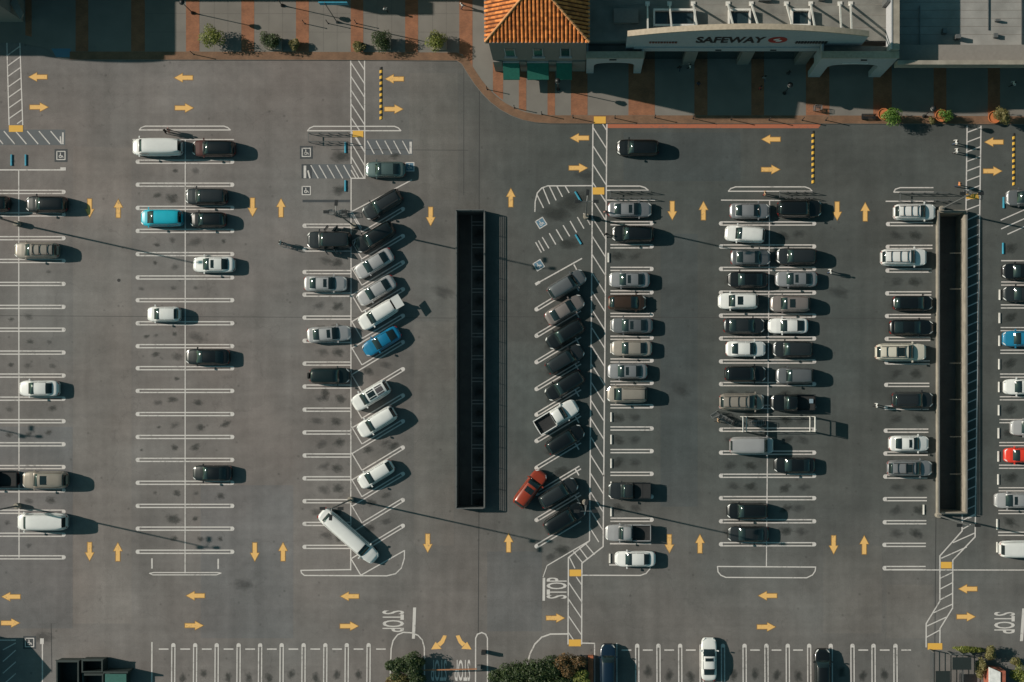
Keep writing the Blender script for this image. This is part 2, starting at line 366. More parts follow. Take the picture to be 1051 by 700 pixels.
# row C
YC = [231.7, 256.1, 279.3, 302.4, 326, 349.8, 373.2, 396.8, 420.5, 443.9, 467.5, 490.9, 514.4, 537.7, 561.3]
for y in YC: hairpin((310.4, y), (360, y))
line([(360.4, 128), (360.4, 168)], 1.2, 'walkway_line'); line([(360.4, 183), (360.0, 585)], 1.2); line([(360.4, 183), (374.6, 183)], 1.2)
mark('island_outline', polyline([(360, 584.6), (308.8, 585.4), (309.5, 588), (312.5, 590.6), (397, 591), (406, 588.8), (412, 583), (415, 573), (415.2, 565), (370.4, 590.4), (360, 573)], 1.2), WHITE)
mark('island_outline', polyline([(315.5, 134.2), (318, 131.4), (322, 129.7), (405, 129.7), (409, 131.4), (411.5, 134.2), (315.5, 134.2)], 1.15), WHITE)
# row D, angled
YD = [214.2, 242, 269, 296.5, 323.8, 350.8, 378.6, 405.6, 432, 459, 486, 512.8, 539.3]
ca, sa = math.cos(math.radians(31)), math.sin(math.radians(31))
for y in YD:
    a = (415.4, y-.8); Lc = (415.4-366.3)/ca
    hairpin(a, (a[0]-ca*Lc, a[1]+sa*Lc), aR=(415.4-372)/ca-.9, aL=(415.4-361)/ca+.9)
    cxx, cyy = 371.6, a[1]+sa*(415.4-371.6)/ca-1.9; dxx = cxx-361
    line([(cxx, cyy+.3), (361, cyy-dxx*ca/sa)], 1.1)
line([(422.8, 184.6), (361, 217.2), (371, 234)], 1.2)
# row E, angled the other way
YE = [317.8, 345, 372, 399.6, 426, 453, 480.6, 507, 534, 561]
for y in YE:
    a = (548.8, y+.8); Lc = (595.5-548.8)/ca; hairpin(a, (a[0]+ca*Lc, a[1]-sa*Lc))
    if y < 560: line([(590.5, y-25.5), (594, y-19.5)], 1.3)
line([(550.5, 291.3), (597, 265.4)], 1.3); mark('stall_line', [seg((549.5, 292), (554, 289.3), 2.8)], WHITE)
line([(589, 271.5), (592.5, 278)], 1.3)
# row G
YG = [229.1, 252.8, 276, 300, 323.2, 346.7, 370, 393, 417, 439.8, 463, 486.3, 509.8, 533.4]
for y in YG: hairpin((671, y), (626.5, y))
line([(626, 558), (668, 558)], 1.4); line([(622.5, 205.4), (672, 205.4)], 1.2)
mark('island_outline', polyline([(622.8, 195.4), (665.5, 195.4), (662, 192.6), (657, 191), (622.8, 191)], 1.2), WHITE)
mark('island_outline', polyline([(597.6, 590.4), (657, 590.6), (663, 588.6), (667, 584), (667.6, 579.8), (625.6, 579.8)], 1.2), WHITE)
# row H
YH = [229.4, 253, 276, 300.4, 324, 347.4, 371, 394.2, 417.6, 441, 464.6, 488.3, 511.3, 535, 558.6]
for y in YH: hairpin((737.8, y), (837.8, y), both=True)
line([(789.9, 205.5), (786.6, 582)], 1.1); line([(740, 205.4), (836, 205.9)], 1.1)
mark('island_outline', polyline([(747.5, 196.3), (750, 193.5), (755, 191.8), (826, 191.8), (831, 193.5), (833.6, 196.3), (747.5, 196.3)], 1.15), WHITE)
mark('island_outline', polyline([(736.4, 581.4), (837.2, 582), (836.6, 586), (834, 590), (828, 593), (745, 592.6), (740, 590.5), (737, 587), (736.4, 581.4)], 1.15), WHITE)
# row I
YI = [230, 253.4, 277.7, 301.1, 324.4, 347.8, 372, 395, 418.5, 442, 465.5, 489.1, 512.3, 536, 559.2]
for y in YI: hairpin((909.2-(y-230)*.011, y), (957.5-(y-230)*.022, y))
line([(909, 206.6), (958, 206.6)], 1.2)
mark('island_outline', polyline([(958, 192.6), (924, 192.6), (919, 194.2), (917.3, 197.2), (958, 197.2)], 1.15), WHITE)
hairpin((905.6, 583), (950, 583)); line([(907, 584.9), (1075, 585.1)], 1.1)
# row K
YK = [291, 314.5, 337.8, 361, 385.5, 408.8, 432.2, 455.8, 479, 502.2, 525.5, 547.8]
for y in YK:
    x0 = 1027.5-(y-290)*.012; line([(x0, y-1.6), (1075, y-1.6)], 1.1); line([(x0, y+1.6), (1075, y+1.6)], 1.1)
line([(1027.5, 267.6), (1075, 267.6)], 1.2)
# rows along the bottom
for x in [178, 200.4, 222.5, 245, 267.1, 289.2, 311.7, 334, 356, 378.4]: hairpin((x, 660), (x-.4, 735))
line([(156, 659), (155.6, 735)], 1.4)
for x in [654, 675.8, 698.1, 720, 742, 764.2, 786.6, 808.5, 830.5, 852.6, 874.9, 896.5, 919]: hairpin((x, 660.6), (x+.3, 735))
line([(633, 660), (633.4, 735)], 1.3)
for x0 in [163, 185.2, 207.3, 229.6, 251.8, 274, 296.2, 318.6, 341, 363, 386]: line([(x0, 666.2), (x0+9.6, 666.2)], 1.3, 'dash_line')
for x0 in [638, 659.8, 681.8, 704, 770, 792, 814, 881, 903, 925]: line([(x0, 667.2), (x0+9.6, 667.2)], 1.3, 'dash_line')
line([(43.6, 657), (43.6, 735)], 1.3); mark('stall_line', [[(41.2, 655.2), (45, 655.2), (45, 661), (41.2, 661)]], WHITE)

# hatched walkways
def stripes(xa, xb, y0, y1, step, slope, start, name='walkway_stripe', w=1.1):
    y = start
    while y < y1+40:
        a, c = (xa(y), y), (xb(y+slope), y+slope)
        # clip to y0..y1
        def clip(pa, pb):
            (ax, ay), (bx, by) = pa, pb
            if (ay < y0 and by < y0) or (ay > y1 and by > y1): return None
            for lim in (y0, y1):
                if (ay-lim)*(by-lim) < 0:
                    t = (lim-ay)/(by-ay); q = (ax+t*(bx-ax), lim)
                    if (lim == y0) == (ay < by): ax, ay = q
                    else: bx, by = q
            return (ax, ay), (bx, by)
        r = clip(a, c)
        if r and math.hypot(r[0][0]-r[1][0], r[0][1]-r[1][1]) > 2: line(list(r), w, name)
        y += step
line([(7.0, 40), (9.4, 128)], 1.2, 'walkway_line'); line([(20.4, 44), (23.4, 128)], 1.2, 'walkway_line')
stripes(lambda y: 7+(y-40)*.027, lambda y: 20.4+(y-44)*.036, 46, 127, 10.8, -9.5, 57)
line([(360, 61), (360.2, 130)], 1.2, 'walkway_line'); line([(374.2, 61), (374.4, 144), (374.6, 183)], 1.2, 'walkway_line')
stripes(lambda y: 360, lambda y: 374.3, 62, 134, 14.0, 22, 50); stripes(lambda y: 360.4, lambda y: 374.5, 141, 183, 14.2, 24, 132)
fl, fr = (lambda y: 608.6-(y-126)*.0082), (lambda y: 622.9-(y-126)*.0089)
line([(fl(126), 126), (fl(555), 555), (583.4, 572.3), (583.0, 661)], 1.3, 'walkway_line'); line([(fr(126), 126), (fr(561), 561), (597.3, 578), (597, 661)], 1.3, 'walkway_line')
line([(605, 555), (561.5, 580.5)], 1.1, 'walkway_line'); line([(561.5, 580.5), (557.5, 592)], .9, 'walkway_line')
stripes(fl, fr, 127, 192, 18.7, 22, 112); stripes(fl, fr, 199, 556, 18.7, 22, 186)
for a, c in (((600.5, 557.5), (610, 569)), ((594.5, 562), (603, 573.5)), ((588.5, 566), (597.5, 577)), ((584, 571), (590, 583))): line([a, c], 1.1, 'walkway_stripe')
stripes(lambda y: 583.2, lambda y: 597.2, 592, 656, 17.2, 20.5, 580)
jl, jr = (lambda y: 992.6-(y-129)*.0135), (lambda y: 1006.8-(y-129)*.0143)
line([(992.6, 129), (jl(217), 217)], 1.3, 'walkway_line'); line([(jr(129), 129), (jr(551), 551), (977.9, 575), (977.7, 624), (964.8, 645), (964.6, 660)], 1.3, 'walkway_line')
line([(987.6, 526.5), (987.4, 545), (964.7, 570.5), (964.6, 617), (950.6, 640), (950.5, 664)], 1.3, 'walkway_line')
stripes(lambda y: jl(y) if y < 219 else 993.6-(y-219)*.0143, jr, 130, 532, 9.95, -5.4, 136)
for a, c in (((988, 534), (1000.4, 527.8)), ((988, 543), (996, 538.5)), ((978, 557), (1000.6, 547)), ((966, 573), (992, 561.5)), ((965, 593.5), (977.6, 587.5)), ((965, 604.5), (977.6, 598)), ((965, 615.5), (977.6, 609)),
             ((958, 629), (977.6, 620)), ((951.5, 642.5), (971, 633.5)), ((951, 654), (964.8, 646.5))): line([a, c], 1.1, 'walkway_stripe')
for (cx, cy, w, h) in ((16.4, 132, 14.4, 6.8), (367.4, 137.6, 11, 6.8), (615.6, 123.4, 12.2, 7.2), (614.2, 196, 12, 7.2), (998, 201.2, 13, 6), (590.5, 588, 12, 6.8), (590, 659.8, 12.4, 7), (971.2, 580, 11.2, 6.6), (959.6, 663.4, 15, 6.6)):
    mark('tactile_pad', [[(cx-w/2, cy-h/2), (cx+w/2, cy-h/2), (cx+w/2, cy+h/2), (cx-w/2, cy+h/2)]], PAD, z=.018 if not (cx == 615.6) else .150)
# accessible-bay hatching
for k in range(6): line([(-8+12*k, 134.6), (3+12*k, 147.6)], 1.1, 'hatch_line')
line([(64.6, 136), (64.6, 147.5)], 1.6, 'hatch_line'); line([(62, 140), (62.6, 147)], 1.4, 'hatch_line')
for k in range(6): line([(319+8.4*k, 169.5), (326.5+8.4*k, 182.8)], 1.0, 'hatch_line')
line([(313, 170), (313, 182)], 2.6, 'hatch_line'); line([(316, 175), (318, 182.5)], 1.6, 'hatch_line')
for k in range(5): line([(377+9*k, 144.5), (384+9*k, 157.6)], 1.0, 'hatch_line')
line([(421.5, 145.5), (421.5, 157)], 2.4, 'hatch_line')
mark('dark_patch', [[(309.5, 168.5), (320, 168.5), (320, 183.2), (309.5, 183.2)]], DARKP, z=.008); mark('dark_patch', [[(310.5, 205), (360, 205), (360, 207.6), (310.5, 207.6)]], DARKP, z=.009)
HCB = paint_mat('accessible_bay_tint', (.118, .127, .136))
for pts in ([(-20, 133), (67, 133), (67, 149), (-20, 149)], [(374.8, 143), (423.5, 143), (423.5, 159), (374.8, 159)], [(320.2, 168.5), (360, 168.5), (360, 183.2), (320.2, 183.2)]): mark('bay_tint', [pts], HCB, z=.0035)
z8 = lambda l: [(540+x/8.75, 180+y/8.75) for x, y in l]
mark('island_outline', polyline([(549, 217.5), (549.3, 207), (551.5, 198), (556, 193), (562, 190.8), (608, 190.6)], 1.2), WHITE)
for a in (((95, 170), (155, 290)), ((150, 110), (210, 255)), ((210, 100), (268, 222)), ((275, 95), (325, 190)), ((350, 95), (385, 155)), ((515, 340), (575, 440)), ((460, 375), (518, 475)), ((395, 410), (452, 510)), ((332, 448), (390, 545)),
          ((270, 485), (328, 583)), ((208, 520), (265, 618)), ((145, 555), (203, 652)), ((85, 600), (135, 690)), ((110, 585), (160, 675))): line(z8(a), 1.15, 'hatch_line')
for a, c in (((1027, 226), (1051, 215.5)), ((1027.5, 235), (1058, 221.5)), ((1034, 240.5), (1064, 227))): line([a, c], 1.1, 'hatch_line')
line([(-6, 0+657), (16, 657)], 1.2, 'hatch_line')
for k in range(4): line([(3, 667+12*k), (16, 655.5+12*k if k else 660)], 1.0, 'hatch_line')
# accessible symbols: white frame, dark field, little wheelchair figure
def symbol(px, py, size=8.6, rot=0, back=0, field=BLUEP, sx=1):
    def T(l): return [(px+x*math.cos(rot)-y*math.sin(rot), py+x*math.sin(rot)+y*math.cos(rot)) for x, y in l]
    h = size/2
    if back: mark('dark_patch', [T([(-back, -back), (back, -back), (back, back), (-back, back)])], DARKP, z=.008)
    mark('symbol_field', [T([(-h, -h), (h, -h), (h, h), (-h, h)])], field, z=.012)
    ps = polyline(T([(-h, -h), (h, -h), (h, h), (-h, h), (-h, -h)]), .95)
    u = size/8.6
    ps += polyline(T([(-.5*u, -1.9*u), (-.4*u, .4*u), (1.5*u, .5*u), (2.2*u, 2*u)]), .8)
    ps += polyline(T([(-1.0*u, -.5*u), (-1.9*u, .4*u), (-1.9*u, 1.6*u), (-.9*u, 2.3*u), (.3*u, 2.0*u), (.8*u, 1.3*u)]), .7)
    ps += [T([(-1.1*u, -2.9*u), (-.1*u, -2.9*u), (-.1*u, -2*u), (-1.1*u, -2*u)])]
    mark('accessible_symbol', ps, WHITE, z=.016)
symbol(62.6, 159.6, 8.4, back=6.6, field=DARKP); symbol(314.4, 156.4, 8.4, back=6.6, field=DARKP); symbol(314.4, 195.6, 8.4, field=DARKP)
symbol(420.6, 171.2, 8.6); symbol(555.4, 228.8, 8.6, rot=-.55); symbol(553, 272.2, 8.6, rot=-.55); symbol(30.4, 659.4, 8.6, back=6.6, field=DARKP)
# arrows
def arrow(px, py, d):
    L = 18.6; pts_head = [(-9.3, 0), (-1.2, -4.3), (-1.2, 4.3)]; pts_sh = [(-1.2, -2.0), (9.2, -2.0), (9.2, 2.0), (-1.2, 2.0)]
    r = {'W': 0, 'N': math.pi/2, 'E': math.pi, 'S': -math.pi/2}[d]
    T = lambda l, k: [(px+(x*math.cos(r)-y*math.sin(r)), py+(x*math.sin(r)+y*math.cos(r))) for x, y in l]
    hd = [(-10.5, 0), (-.7, -5.2), (-.7, 5.2)]; sh = [(-.7, -2.7), (9.9, -2.7), (9.9, 2.7), (-.7, 2.7)]
    mark('arrow_edge', [T(hd, 1), T(sh, 1)], YELEDGE, z=.009)
    mark('lane_arrow', [T(pts_head, 1), T(pts_sh, 1)], YEL, z=.014)
for x, y, d in ((39, 79, 'W'), (40, 110, 'E'), (188.5, 79.8, 'W'), (189, 110.8, 'E'), (405, 81, 'W'), (404, 112, 'E'), (595, 141.6, 'W'), (593.4, 172.4, 'E'), (791.5, 143, 'W'), (790.8, 174, 'E'), (1020.3, 145.8, 'W'), (1018.6, 175.6, 'E'),
    (92, 213.5, 'S'), (121.4, 214, 'N'), (259.2, 212.6, 'S'), (288.4, 213.4, 'N'), (442, 222, 'S'), (524.3, 203, 'N'), (690, 216, 'S'), (722, 216.4, 'N'), (859.2, 216.5, 'S'), (888, 217.5, 'N'),
    (92, 566, 'S'), (121, 566.6, 'N'), (261.5, 566.4, 'S'), (290.5, 566.4, 'N'), (439, 557.4, 'S'), (522, 557.3, 'N'), (687, 558, 'S'), (718.4, 558.2, 'N'), (855.6, 559, 'S'), (887, 559.4, 'N'),
    (11.5, 612.4, 'W'), (10.6, 639.4, 'E'), (200.7, 611.4, 'W'), (199.2, 642, 'E'), (359, 612, 'W'), (358.4, 642.6, 'E'), (788, 611.4, 'W'), (786.4, 643.4, 'E'), (570, 634.3, 'E'), (993.5, 604.4, 'W'), (991.4, 633, 'E')): arrow(x, y, d)
for sx, x0 in ((1, 450.5), (-1, 476)):
    c = lambda l: [(x0+sx*x, 658.5+y) for x, y in l]
    mark('lane_arrow', [c([(8.2, -6), (4.4, -6.6), (1.8, -1.2), (5.2, 1.2)]), c([(1.8, -1.2), (5.2, 1.2), (1.5, 5), (-2, 2)]), c([(-8, 8), (-3.4, .2), (2.6, 7.4)])], YEL, z=.014)
# lettering: STOP painted on the lanes
def text_mesh(body, name, bold=.012):
    cu = bpy.data.curves.new(name, 'FONT'); cu.body = body; cu.align_x = 'CENTER'; cu.align_y = 'CENTER'; cu.resolution_u = 3; cu.offset = bold
    o = bpy.data.objects.new('tmp_text', cu); col.objects.link(o)
    dg = bpy.context.evaluated_depsgraph_get(); me = bpy.data.meshes.new_from_object(o.evaluated_get(dg)); me.name = name
    bpy.data.objects.remove(o); bpy.data.curves.remove(cu)
    xs = [v.co.x for v in me.vertices]; ys = [v.co.y for v in me.vertices]; w, h = max(xs)-min(xs), max(ys)-min(ys); cx, cy = (max(xs)+min(xs))/2, (max(ys)+min(ys))/2
    for v in me.vertices: v.co.x = (v.co.x-cx)/w; v.co.y = (v.co.y-cy)/h
    return me
stop_me = text_mesh('STOP', 'stop_lettering'); stop_me.materials.append(WHITE)
for px, py, w, h, r in ((403.6, 637.6, 22, 22.5, -90), (571.4, 603.6, 21.5, 21, 90), (1031, 639.2, 22, 21.5, -90), (450.4, 688, 16, 22, 180), (474.6, 688, 16, 22, 180)):
    o = link('stop_lettering', stop_me, lot, G(px, py, .013)); o.scale = (w/S, h/S, 1); o.rotation_euler = (0, 0, math.radians(r))
for pts in ([(424, 623.5), (427.2, 623.5), (426, 655.5), (422.8, 655.5)], [(557, 593), (559.6, 593), (559.4, 616.5), (556.8, 616.5)], [(1049.2, 624.5), (1052.4, 624.5), (1050, 658), (1046.8, 658)]): mark('stop_bar', [pts], WHITE)
line([(399, 735), (401.5, 666), (403.5, 657.5), (408, 651.5), (414, 649), (422, 649.4), (429, 652), (433.5, 657), (435.6, 665), (436, 735)], 1.3, 'island_outline')
line([(488, 735), (488.2, 655), (490, 651), (494.5, 649.2), (498.5, 651), (500.3, 655), (500.4, 735)], 1.3, 'island_outline')
line([(541, 682), (544, 671), (549, 661), (556, 654), (565, 650.8), (583, 650.6)], 1.5, 'island_outline'); line([(597, 660), (610.3, 660.3), (610.4, 735)], 1.2, 'island_outline')
# joints in the deck
for pts, w in (([(492.2, 58), (491.7, 217)], .7), ([(491.6, 521), (490.8, 650)], .7), ([(960.6, 528), (959, 720)], .7), ([(340, 153.4), (480, 154.2)], .5), ([(0, 324), (470, 326.5)], .45), ([(498, 325), (960, 327)], .45), ([(52.5, 640), (53.2, 690)], .6), ([(476, 70), (476, 200)], .5)):
    mark('expansion_joint', polyline(pts, w), JOINT, z=.004)
mark('red_kerb_line', [[(622, 126.6), (843.5, 126.6), (840, 131.6), (622, 131.4)]], REDP, z=.01)
def patchmat(name, f):
    m = asphalt(name, (0.175*f[0], 0.161*f[1], 0.153*f[2]), (0.076*f[0], 0.083*f[1], 0.079*f[2])); return m
P1, P2 = patchmat('asphalt_patch_cool', (.90, .95, 1.0)), patchmat('asphalt_patch_pale', (1.09, 1.07, 1.05))
for m_, pts in ((P1, [(-60, 438), (74.5, 438), (74.5, 645), (-60, 645)]), (P2, [(75, 150), (135, 152), (135, 640), (75, 640)]), (P1, [(206, 498), (301, 498), (301, 655), (206, 655)]), (P2, [(420, 75), (470, 75), (470, 205), (420, 205)]), (P1, [(500, 566), (556, 566), (556, 648), (500, 648)]), (P2, [(845, 560), (905, 560), (905, 650), (845, 650)]), (P1, [(678, 240), (716, 240), (716, 520), (678, 520)]), (P2, [(425, 330), (466, 330), (466, 560), (425, 560)]), (P1, [(640, 96+40), (760, 136), (760, 186), (640, 186)]), (P2, [(910, 600), (958, 600), (958, 655), (910, 655)])):
    mark('asphalt_patch', [pts], m_, z=.001)
# drain
mark('manhole_cover', [[(122+1.8*math.cos(t*.628), 287.6+1.8*math.sin(t*.628)) for t in range(10)]], TRIM, z=.008)

# oil stains in the bays
for i in range(len(YB)-1):
    y = (YB[i]+YB[i+1])/2
    for x, pr, r in ((179, .8, 5.5), (203, .85, 6), (162, .4, 4), (229, .5, 4), (148, .2, 3)):
        if rnd.random() < pr: k = rnd.uniform(.45, 1.35); stain(x+rnd.uniform(-3, 3), y+rnd.uniform(-3, 3), r*k*rnd.uniform(1.1, 1.8), r*k, 'oil_stain' if rnd.random() < .65 else 'tyre_smudge')
for i in range(len(YA)-1):
    y = (YA[i]+YA[i+1])/2
    for x in (10, 31, 52):
        if rnd.random() < .6: k = rnd.uniform(.6, 1.1); stain(x+rnd.uniform(-3, 3), y+rnd.uniform(-2, 2), 7*k, 5*k, 'tyre_smudge' if rnd.random() < .5 else 'oil_stain')
for i in range(len(YC)-1):
    y = (YC[i]+YC[i+1])/2; stain(347+rnd.uniform(-3, 3), y+rnd.uniform(-2, 2), 9, 6.5); stain(330+rnd.uniform(-5, 5), y, 10, 6, 'tyre_smudge')
for y in YD: stain(382+rnd.uniform(-4, 4), y+3, 8, 6); stain(396, y-4, 9, 5, 'tyre_smudge')
for y in YE: stain(577, y+4, 12, 8); stain(565, y+11, 9, 6, 'tyre_smudge')
for y in [263, 428.5, 451.5, 474.8, 521.6]: stain(634.5, y, 10, 7); stain(652, y, 9, 6, 'tyre_smudge')
for i in range(len(YH)-1):
    y = (YH[i]+YH[i+1])/2
    for x in (770, 805, 752, 822): stain(x+rnd.uniform(-3, 3), y+rnd.uniform(-2, 2), 10, 6, 'oil_stain' if x in (770, 805) else 'tyre_smudge')
for i in range(len(YI)-1):
    y = (YI[i]+YI[i+1])/2; stain(942+rnd.uniform(-3, 3), y, 10, 7); stain(920, y, 11, 6.5, 'tyre_smudge')
for y in [255, 279, 302, 326, 349, 373, 397, 420, 444, 467, 490, 513, 536]: stain(1037, y, 11, 7)
for x in [189, 211, 233.5, 256, 278, 300.5, 322.8, 345, 367]: stain(x+rnd.uniform(-2, 2), 694+rnd.uniform(-3, 3), 5.5, 8)
for x in [665, 687, 709, 753, 775, 797, 819.5, 863.7, 885.7, 907.7]: stain(x, 692+rnd.uniform(-3, 3), 6, 9)
for x, y, rx, ry in ((350.5, 161, 13, 9), (349, 195, 12, 8), (588, 207, 24, 13), (570, 220, 22, 12), (583, 250, 14, 9), (334, 404, 7, 11), (404, 458, 9, 6), (405, 160, 8, 5)): stain(x, y, rx, ry)
for x, y in ((45, 655), (600, 180), (455, 300), (700, 400), (860, 300), (250, 600)): stain(x, y, 16, 9, 'tyre_smudge')
# ------------------------------------------------------------------ light-well parapets with railings
def parapet(w, hw, hr, tl, tr, label, PARAP=None):
    x0, x1, y0, y1 = w; root = empty('light_well_parapet', G((x0+x1)/2, y1, 0)); base = root.location
    def wall(xa, xb, ya, yb, h=hw):
        a, c = G(xa, yb)-base, G(xb, ya)-base; b = MB(); b.box(((a.x+c.x)/2, (a.y+c.y)/2, h/2), (c.x-a.x, c.y-a.y, h)); return b.build('parapet_wall', PARAP, root)
    wall(x0-tl, x0, y0-tl, y1+tl); wall(x1, x1+tr, y0-tl, y1+tl); wall(x0, x1, y0-tl, y0); wall(x0, x1, y1, y1+tl)
    def rail(pa, pb):
        a, c = G(*pa)-base, G(*pb)-base; b = MB(); n = max(2, int((c-a).length/2.4))
        for k in range(1, 5):
            z = hw+(hr-hw)*k/4; b.bar((a.x, a.y, z), (c.x, c.y, z), .045 if k < 4 else .07)
        for k in range(n+1):
            p = a.lerp(c, k/n); b.bar((p.x, p.y, hw-.05), (p.x, p.y, hr), .06)
        b.build('railing', STEEL, root)
    rail((x1+tr*.6, y0), (x1+tr*.6, y1)); rail((x0-tl*.6, y0), (x0-tl*.6, y1)); rail((x0, y0-tl*.5), (x1, y0-tl*.5)); rail((x0, y1+tl*.5), (x1, y1+tl*.5))
    return tag(root, label, 'parapet', 'parapets round the light wells')
DIMW = paint_mat('dim_line_paint', (.42, .42, .40))  # same wear as the other lines, dimmer white for the lower level
parapet(W1, .98, 1.5, .8, 1.3, 'long dark rectangular light well parapet between the two angled parking rows', mat('dark_grey_concrete', (.15, .155, .15), .9, var=.2, scale=.8))  # darker grey concrete than the walls of the other well
parapet(W2, .78, 1.2, 2.6, 2.4, 'long beige light well parapet beside the hatched walkway on the right', MATS['parapet_concrete'])
# bays painted on the lower level, seen through the left well
for k in range(13):
    y = 226+k*23.35
    mark('lower_stall_line', polyline([(482, y-1.8), (530, y-1.8)], 1.0), DIMW, low, PD+.01); mark('lower_stall_line', polyline([(482, y+1.8), (530, y+1.8)], 1.0), DIMW, low, PD+.01)
    o = stain(490, y+11.5, 9, 8); o.location.z = PD+.02
    o.parent = low
mark('lower_stall_line', polyline([(482, 210), (482, 530)], .9), DIMW, low, PD+.012)

for y in (259, 296, 372.5, 410, 448.5, 487):
    b = MB(); a_, c_ = G(977, y, -.9), G(988.4, y, -.9); b.box(((a_.x+c_.x)/2, a_.y, -.9), (c_.x-a_.x, .12, .12)); b.build('pipe_bracket', PARAP, low)
# ------------------------------------------------------------------ sidewalk
KERB = [(-140, 44), (22, 44), (50, 51), (60, 60), (72, 61.6), (300, 61.8), (469, 62.6), (474, 66), (480, 76), (487, 86.5), (495, 96.5), (504, 105.5), (514, 113), (525, 119), (537, 123.4), (550, 126), (565, 127), (600, 127), (870, 127.2), (1190, 128.5)]
b = MB(); pts = [G(*p) for p in KERB] + [G(1190, -260), G(-140, -260)]
b.prism([(p.x, p.y) for p in pts], -.02, .13)
side = tag(b.build('sidewalk', CONC), 'concrete sidewalk with brick bands along the shop fronts', 'sidewalk', kind='structure')
def offset_in(pts, d):
    out = []
    for i, p in enumerate(pts):
        a = pts[max(0, i-1)]; c = pts[min(len(pts)-1, i+1)]; dx, dy = c[0]-a[0], c[1]-a[1]; L = math.hypot(dx, dy); out.append((p[0]+dy/L*d, p[1]-dx/L*d))
    return out
def ribbon(name, pts, d0, d1, m, z):
    A, B = offset_in(pts, d0), offset_in(pts, d1); b = MB()
    for i in range(len(pts)-1): b.poly([G(*A[i], z), G(*A[i+1], z), G(*B[i+1], z), G(*B[i], z)])
    return b.build(name, m, side)
ribbon('kerb_stone', KERB[4:], .25, 1.6, BRICKD, .136)
ribbon('brick_border', KERB[4:], 1.6, 8.4, BRICKD, .140)
def kerby(x):
    for i in range(len(KERB)-1):
        if KERB[i][0] <= x <= KERB[i+1][0]: t = (x-KERB[i][0])/(KERB[i+1][0]-KERB[i][0]); return KERB[i][1]+t*(KERB[i+1][1]-KERB[i][1])
    return 128
def band(xa, xb, top=-40, inset=8.6):
    n = 4; b = MB(); zz = .138
    for i in range(n):
        u, v = xa+(xb-xa)*i/n, xa+(xb-xa)*(i+1)/n
        def yy(x):
            s = .5 if 474 < x < 560 else 0
            return kerby(x)-inset*(1+s*max(0, 1-abs(x-500)/50))
        b.poly([G(u, yy(u), zz), G(v, yy(v), zz), G(v, top, zz), G(u, top, zz)])
    return b.build('brick_band', BRICK, side)
for xa, xb in ((26.5, 33), (78, 91), (135, 149), (191.2, 205), (248, 261.2), (304, 317.2), (360.2, 373), (416, 429.2), (471.5, 485)): band(xa, xb, inset=8.6 if xa < 470 else 9)
for xa, xb in ((506, 516.4), (532.6, 540.2), (562, 569.6), (586, 603), (645, 672), (712.6, 726), (771, 784), (827, 851), (896, 915), (958, 971), (1013.5, 1026)): band(xa, xb)
def pave(name, pts, m, z): b = MB(); b.poly([G(x, y, z) for x, y in pts][::-1]); return b.build(name, m, side)
pave('blue_ramp', [(53, 50), (73, 50), (73, 59), (58, 59)], BLUEP, .134)
SCORE = mat('score_line', (.13, .122, .11), .9)
for x in (220, 234, 276, 290, 332, 346, 387, 402, 444, 458): pave('score_joint', [(x, -30), (x+.35, -30), (x+.35, 53), (x, 53)], SCORE, .1345)
for y in (14, 33): pave('score_joint', [(150, y), (485, y), (485, y+.4), (150, y+.4)], SCORE, .1352)

# ------------------------------------------------------------------ buildings along the top
def bx(b, x0, x1, y0, y1, z0, z1, mi=0):          # px plan rectangle (y0 = upper/north, y1 = lower/south)
    a, c = G(x0, y1), G(x1, y0); b.box(((a.x+c.x)/2, (a.y+c.y)/2, (z0+z1)/2), (c.x-a.x, c.y-a.y, z1-z0), mi)
def partbox(name, m, root, *r):
    b = MB(); bx(b, *r); o = b.build(name, m); o.parent = root; o.matrix_parent_inverse = root.matrix_world.inverted() if False else Matrix.Translation(-root.location); return o
def att(o, root): o.parent = root; o.matrix_parent_inverse = Matrix.Translation(-root.location); return o

# --- tower with the clay tile roof
tw = tag(empty('tower_building', G(549, 72, .0)), 'square stucco tower with orange clay tile hip roof and green awnings', 'building')
TX0, TX1, TY0, TY1, TZ = 508.5, 601, -18, 72, 14.2
partbox('wall', STUC, tw, TX0, TX1, TY0, TY1, .13, TZ)
EX0, EX1, EY0, EY1 = 506, 603.5, -20.5, 74.6
def tile_slope(c0, c1, apex, name='tile_slope'):
    """ribbed clay tiles from the eave c0-c1 up to the apex, clipped by the hips"""
    c0, c1, apex = Vector(c0), Vector(c1), Vector(apex); mid = (c0+c1)/2; L = (c1-c0).length; e = (c1-c0)/L; up = apex-mid; D = up.length; u = up/D; n = e.cross(u)
    if n.z < 0: n = -n
    ncol = int(L/.43); w = L/ncol; b = MB(); rows = 14; rl = D/rows
    for i in range(ncol):
        s0 = i*w; sm = s0+w/2; reach = D*(1-abs(sm-L/2)/(L/2))
        r = 0
        while r*rl < reach-.05:
            t0, t1 = r*rl, min((r+1)*rl+.06, reach); lift0, lift1 = .065, .015; jit = rnd.uniform(-.012, .018)
            prev = None; segs = 5; i0 = len(b.v)
            for k in range(segs+1):
                a = math.pi*k/segs; off = (1-math.cos(a))/2*w*.70+w*.02; h = math.sin(a)*.10
                p0 = c0+e*(s0+off)+u*t0+n*(h+lift0+jit); p1 = c0+e*(s0+off)+u*t1+n*(h+lift1+jit)
                b.v += [tuple(p0), tuple(p1)]
                if prev: q_ = i0+2*k; b.f.append((q_-2, q_, q_+1, q_-1)); b.m.append(0)
                prev = (p0, p1)
            b.f.append(tuple(i0+2*k for k in range(segs+1))); b.m.append(0); r += 1
    # pan below the ribs
    b.poly([c0, c1, apex], 1)
    o = b.build(name, [TILE, mat('tile_pan', (0.10, 0.03, 0.012), .9)]); o['kind'] = 'stuff'; return att(o, tw)
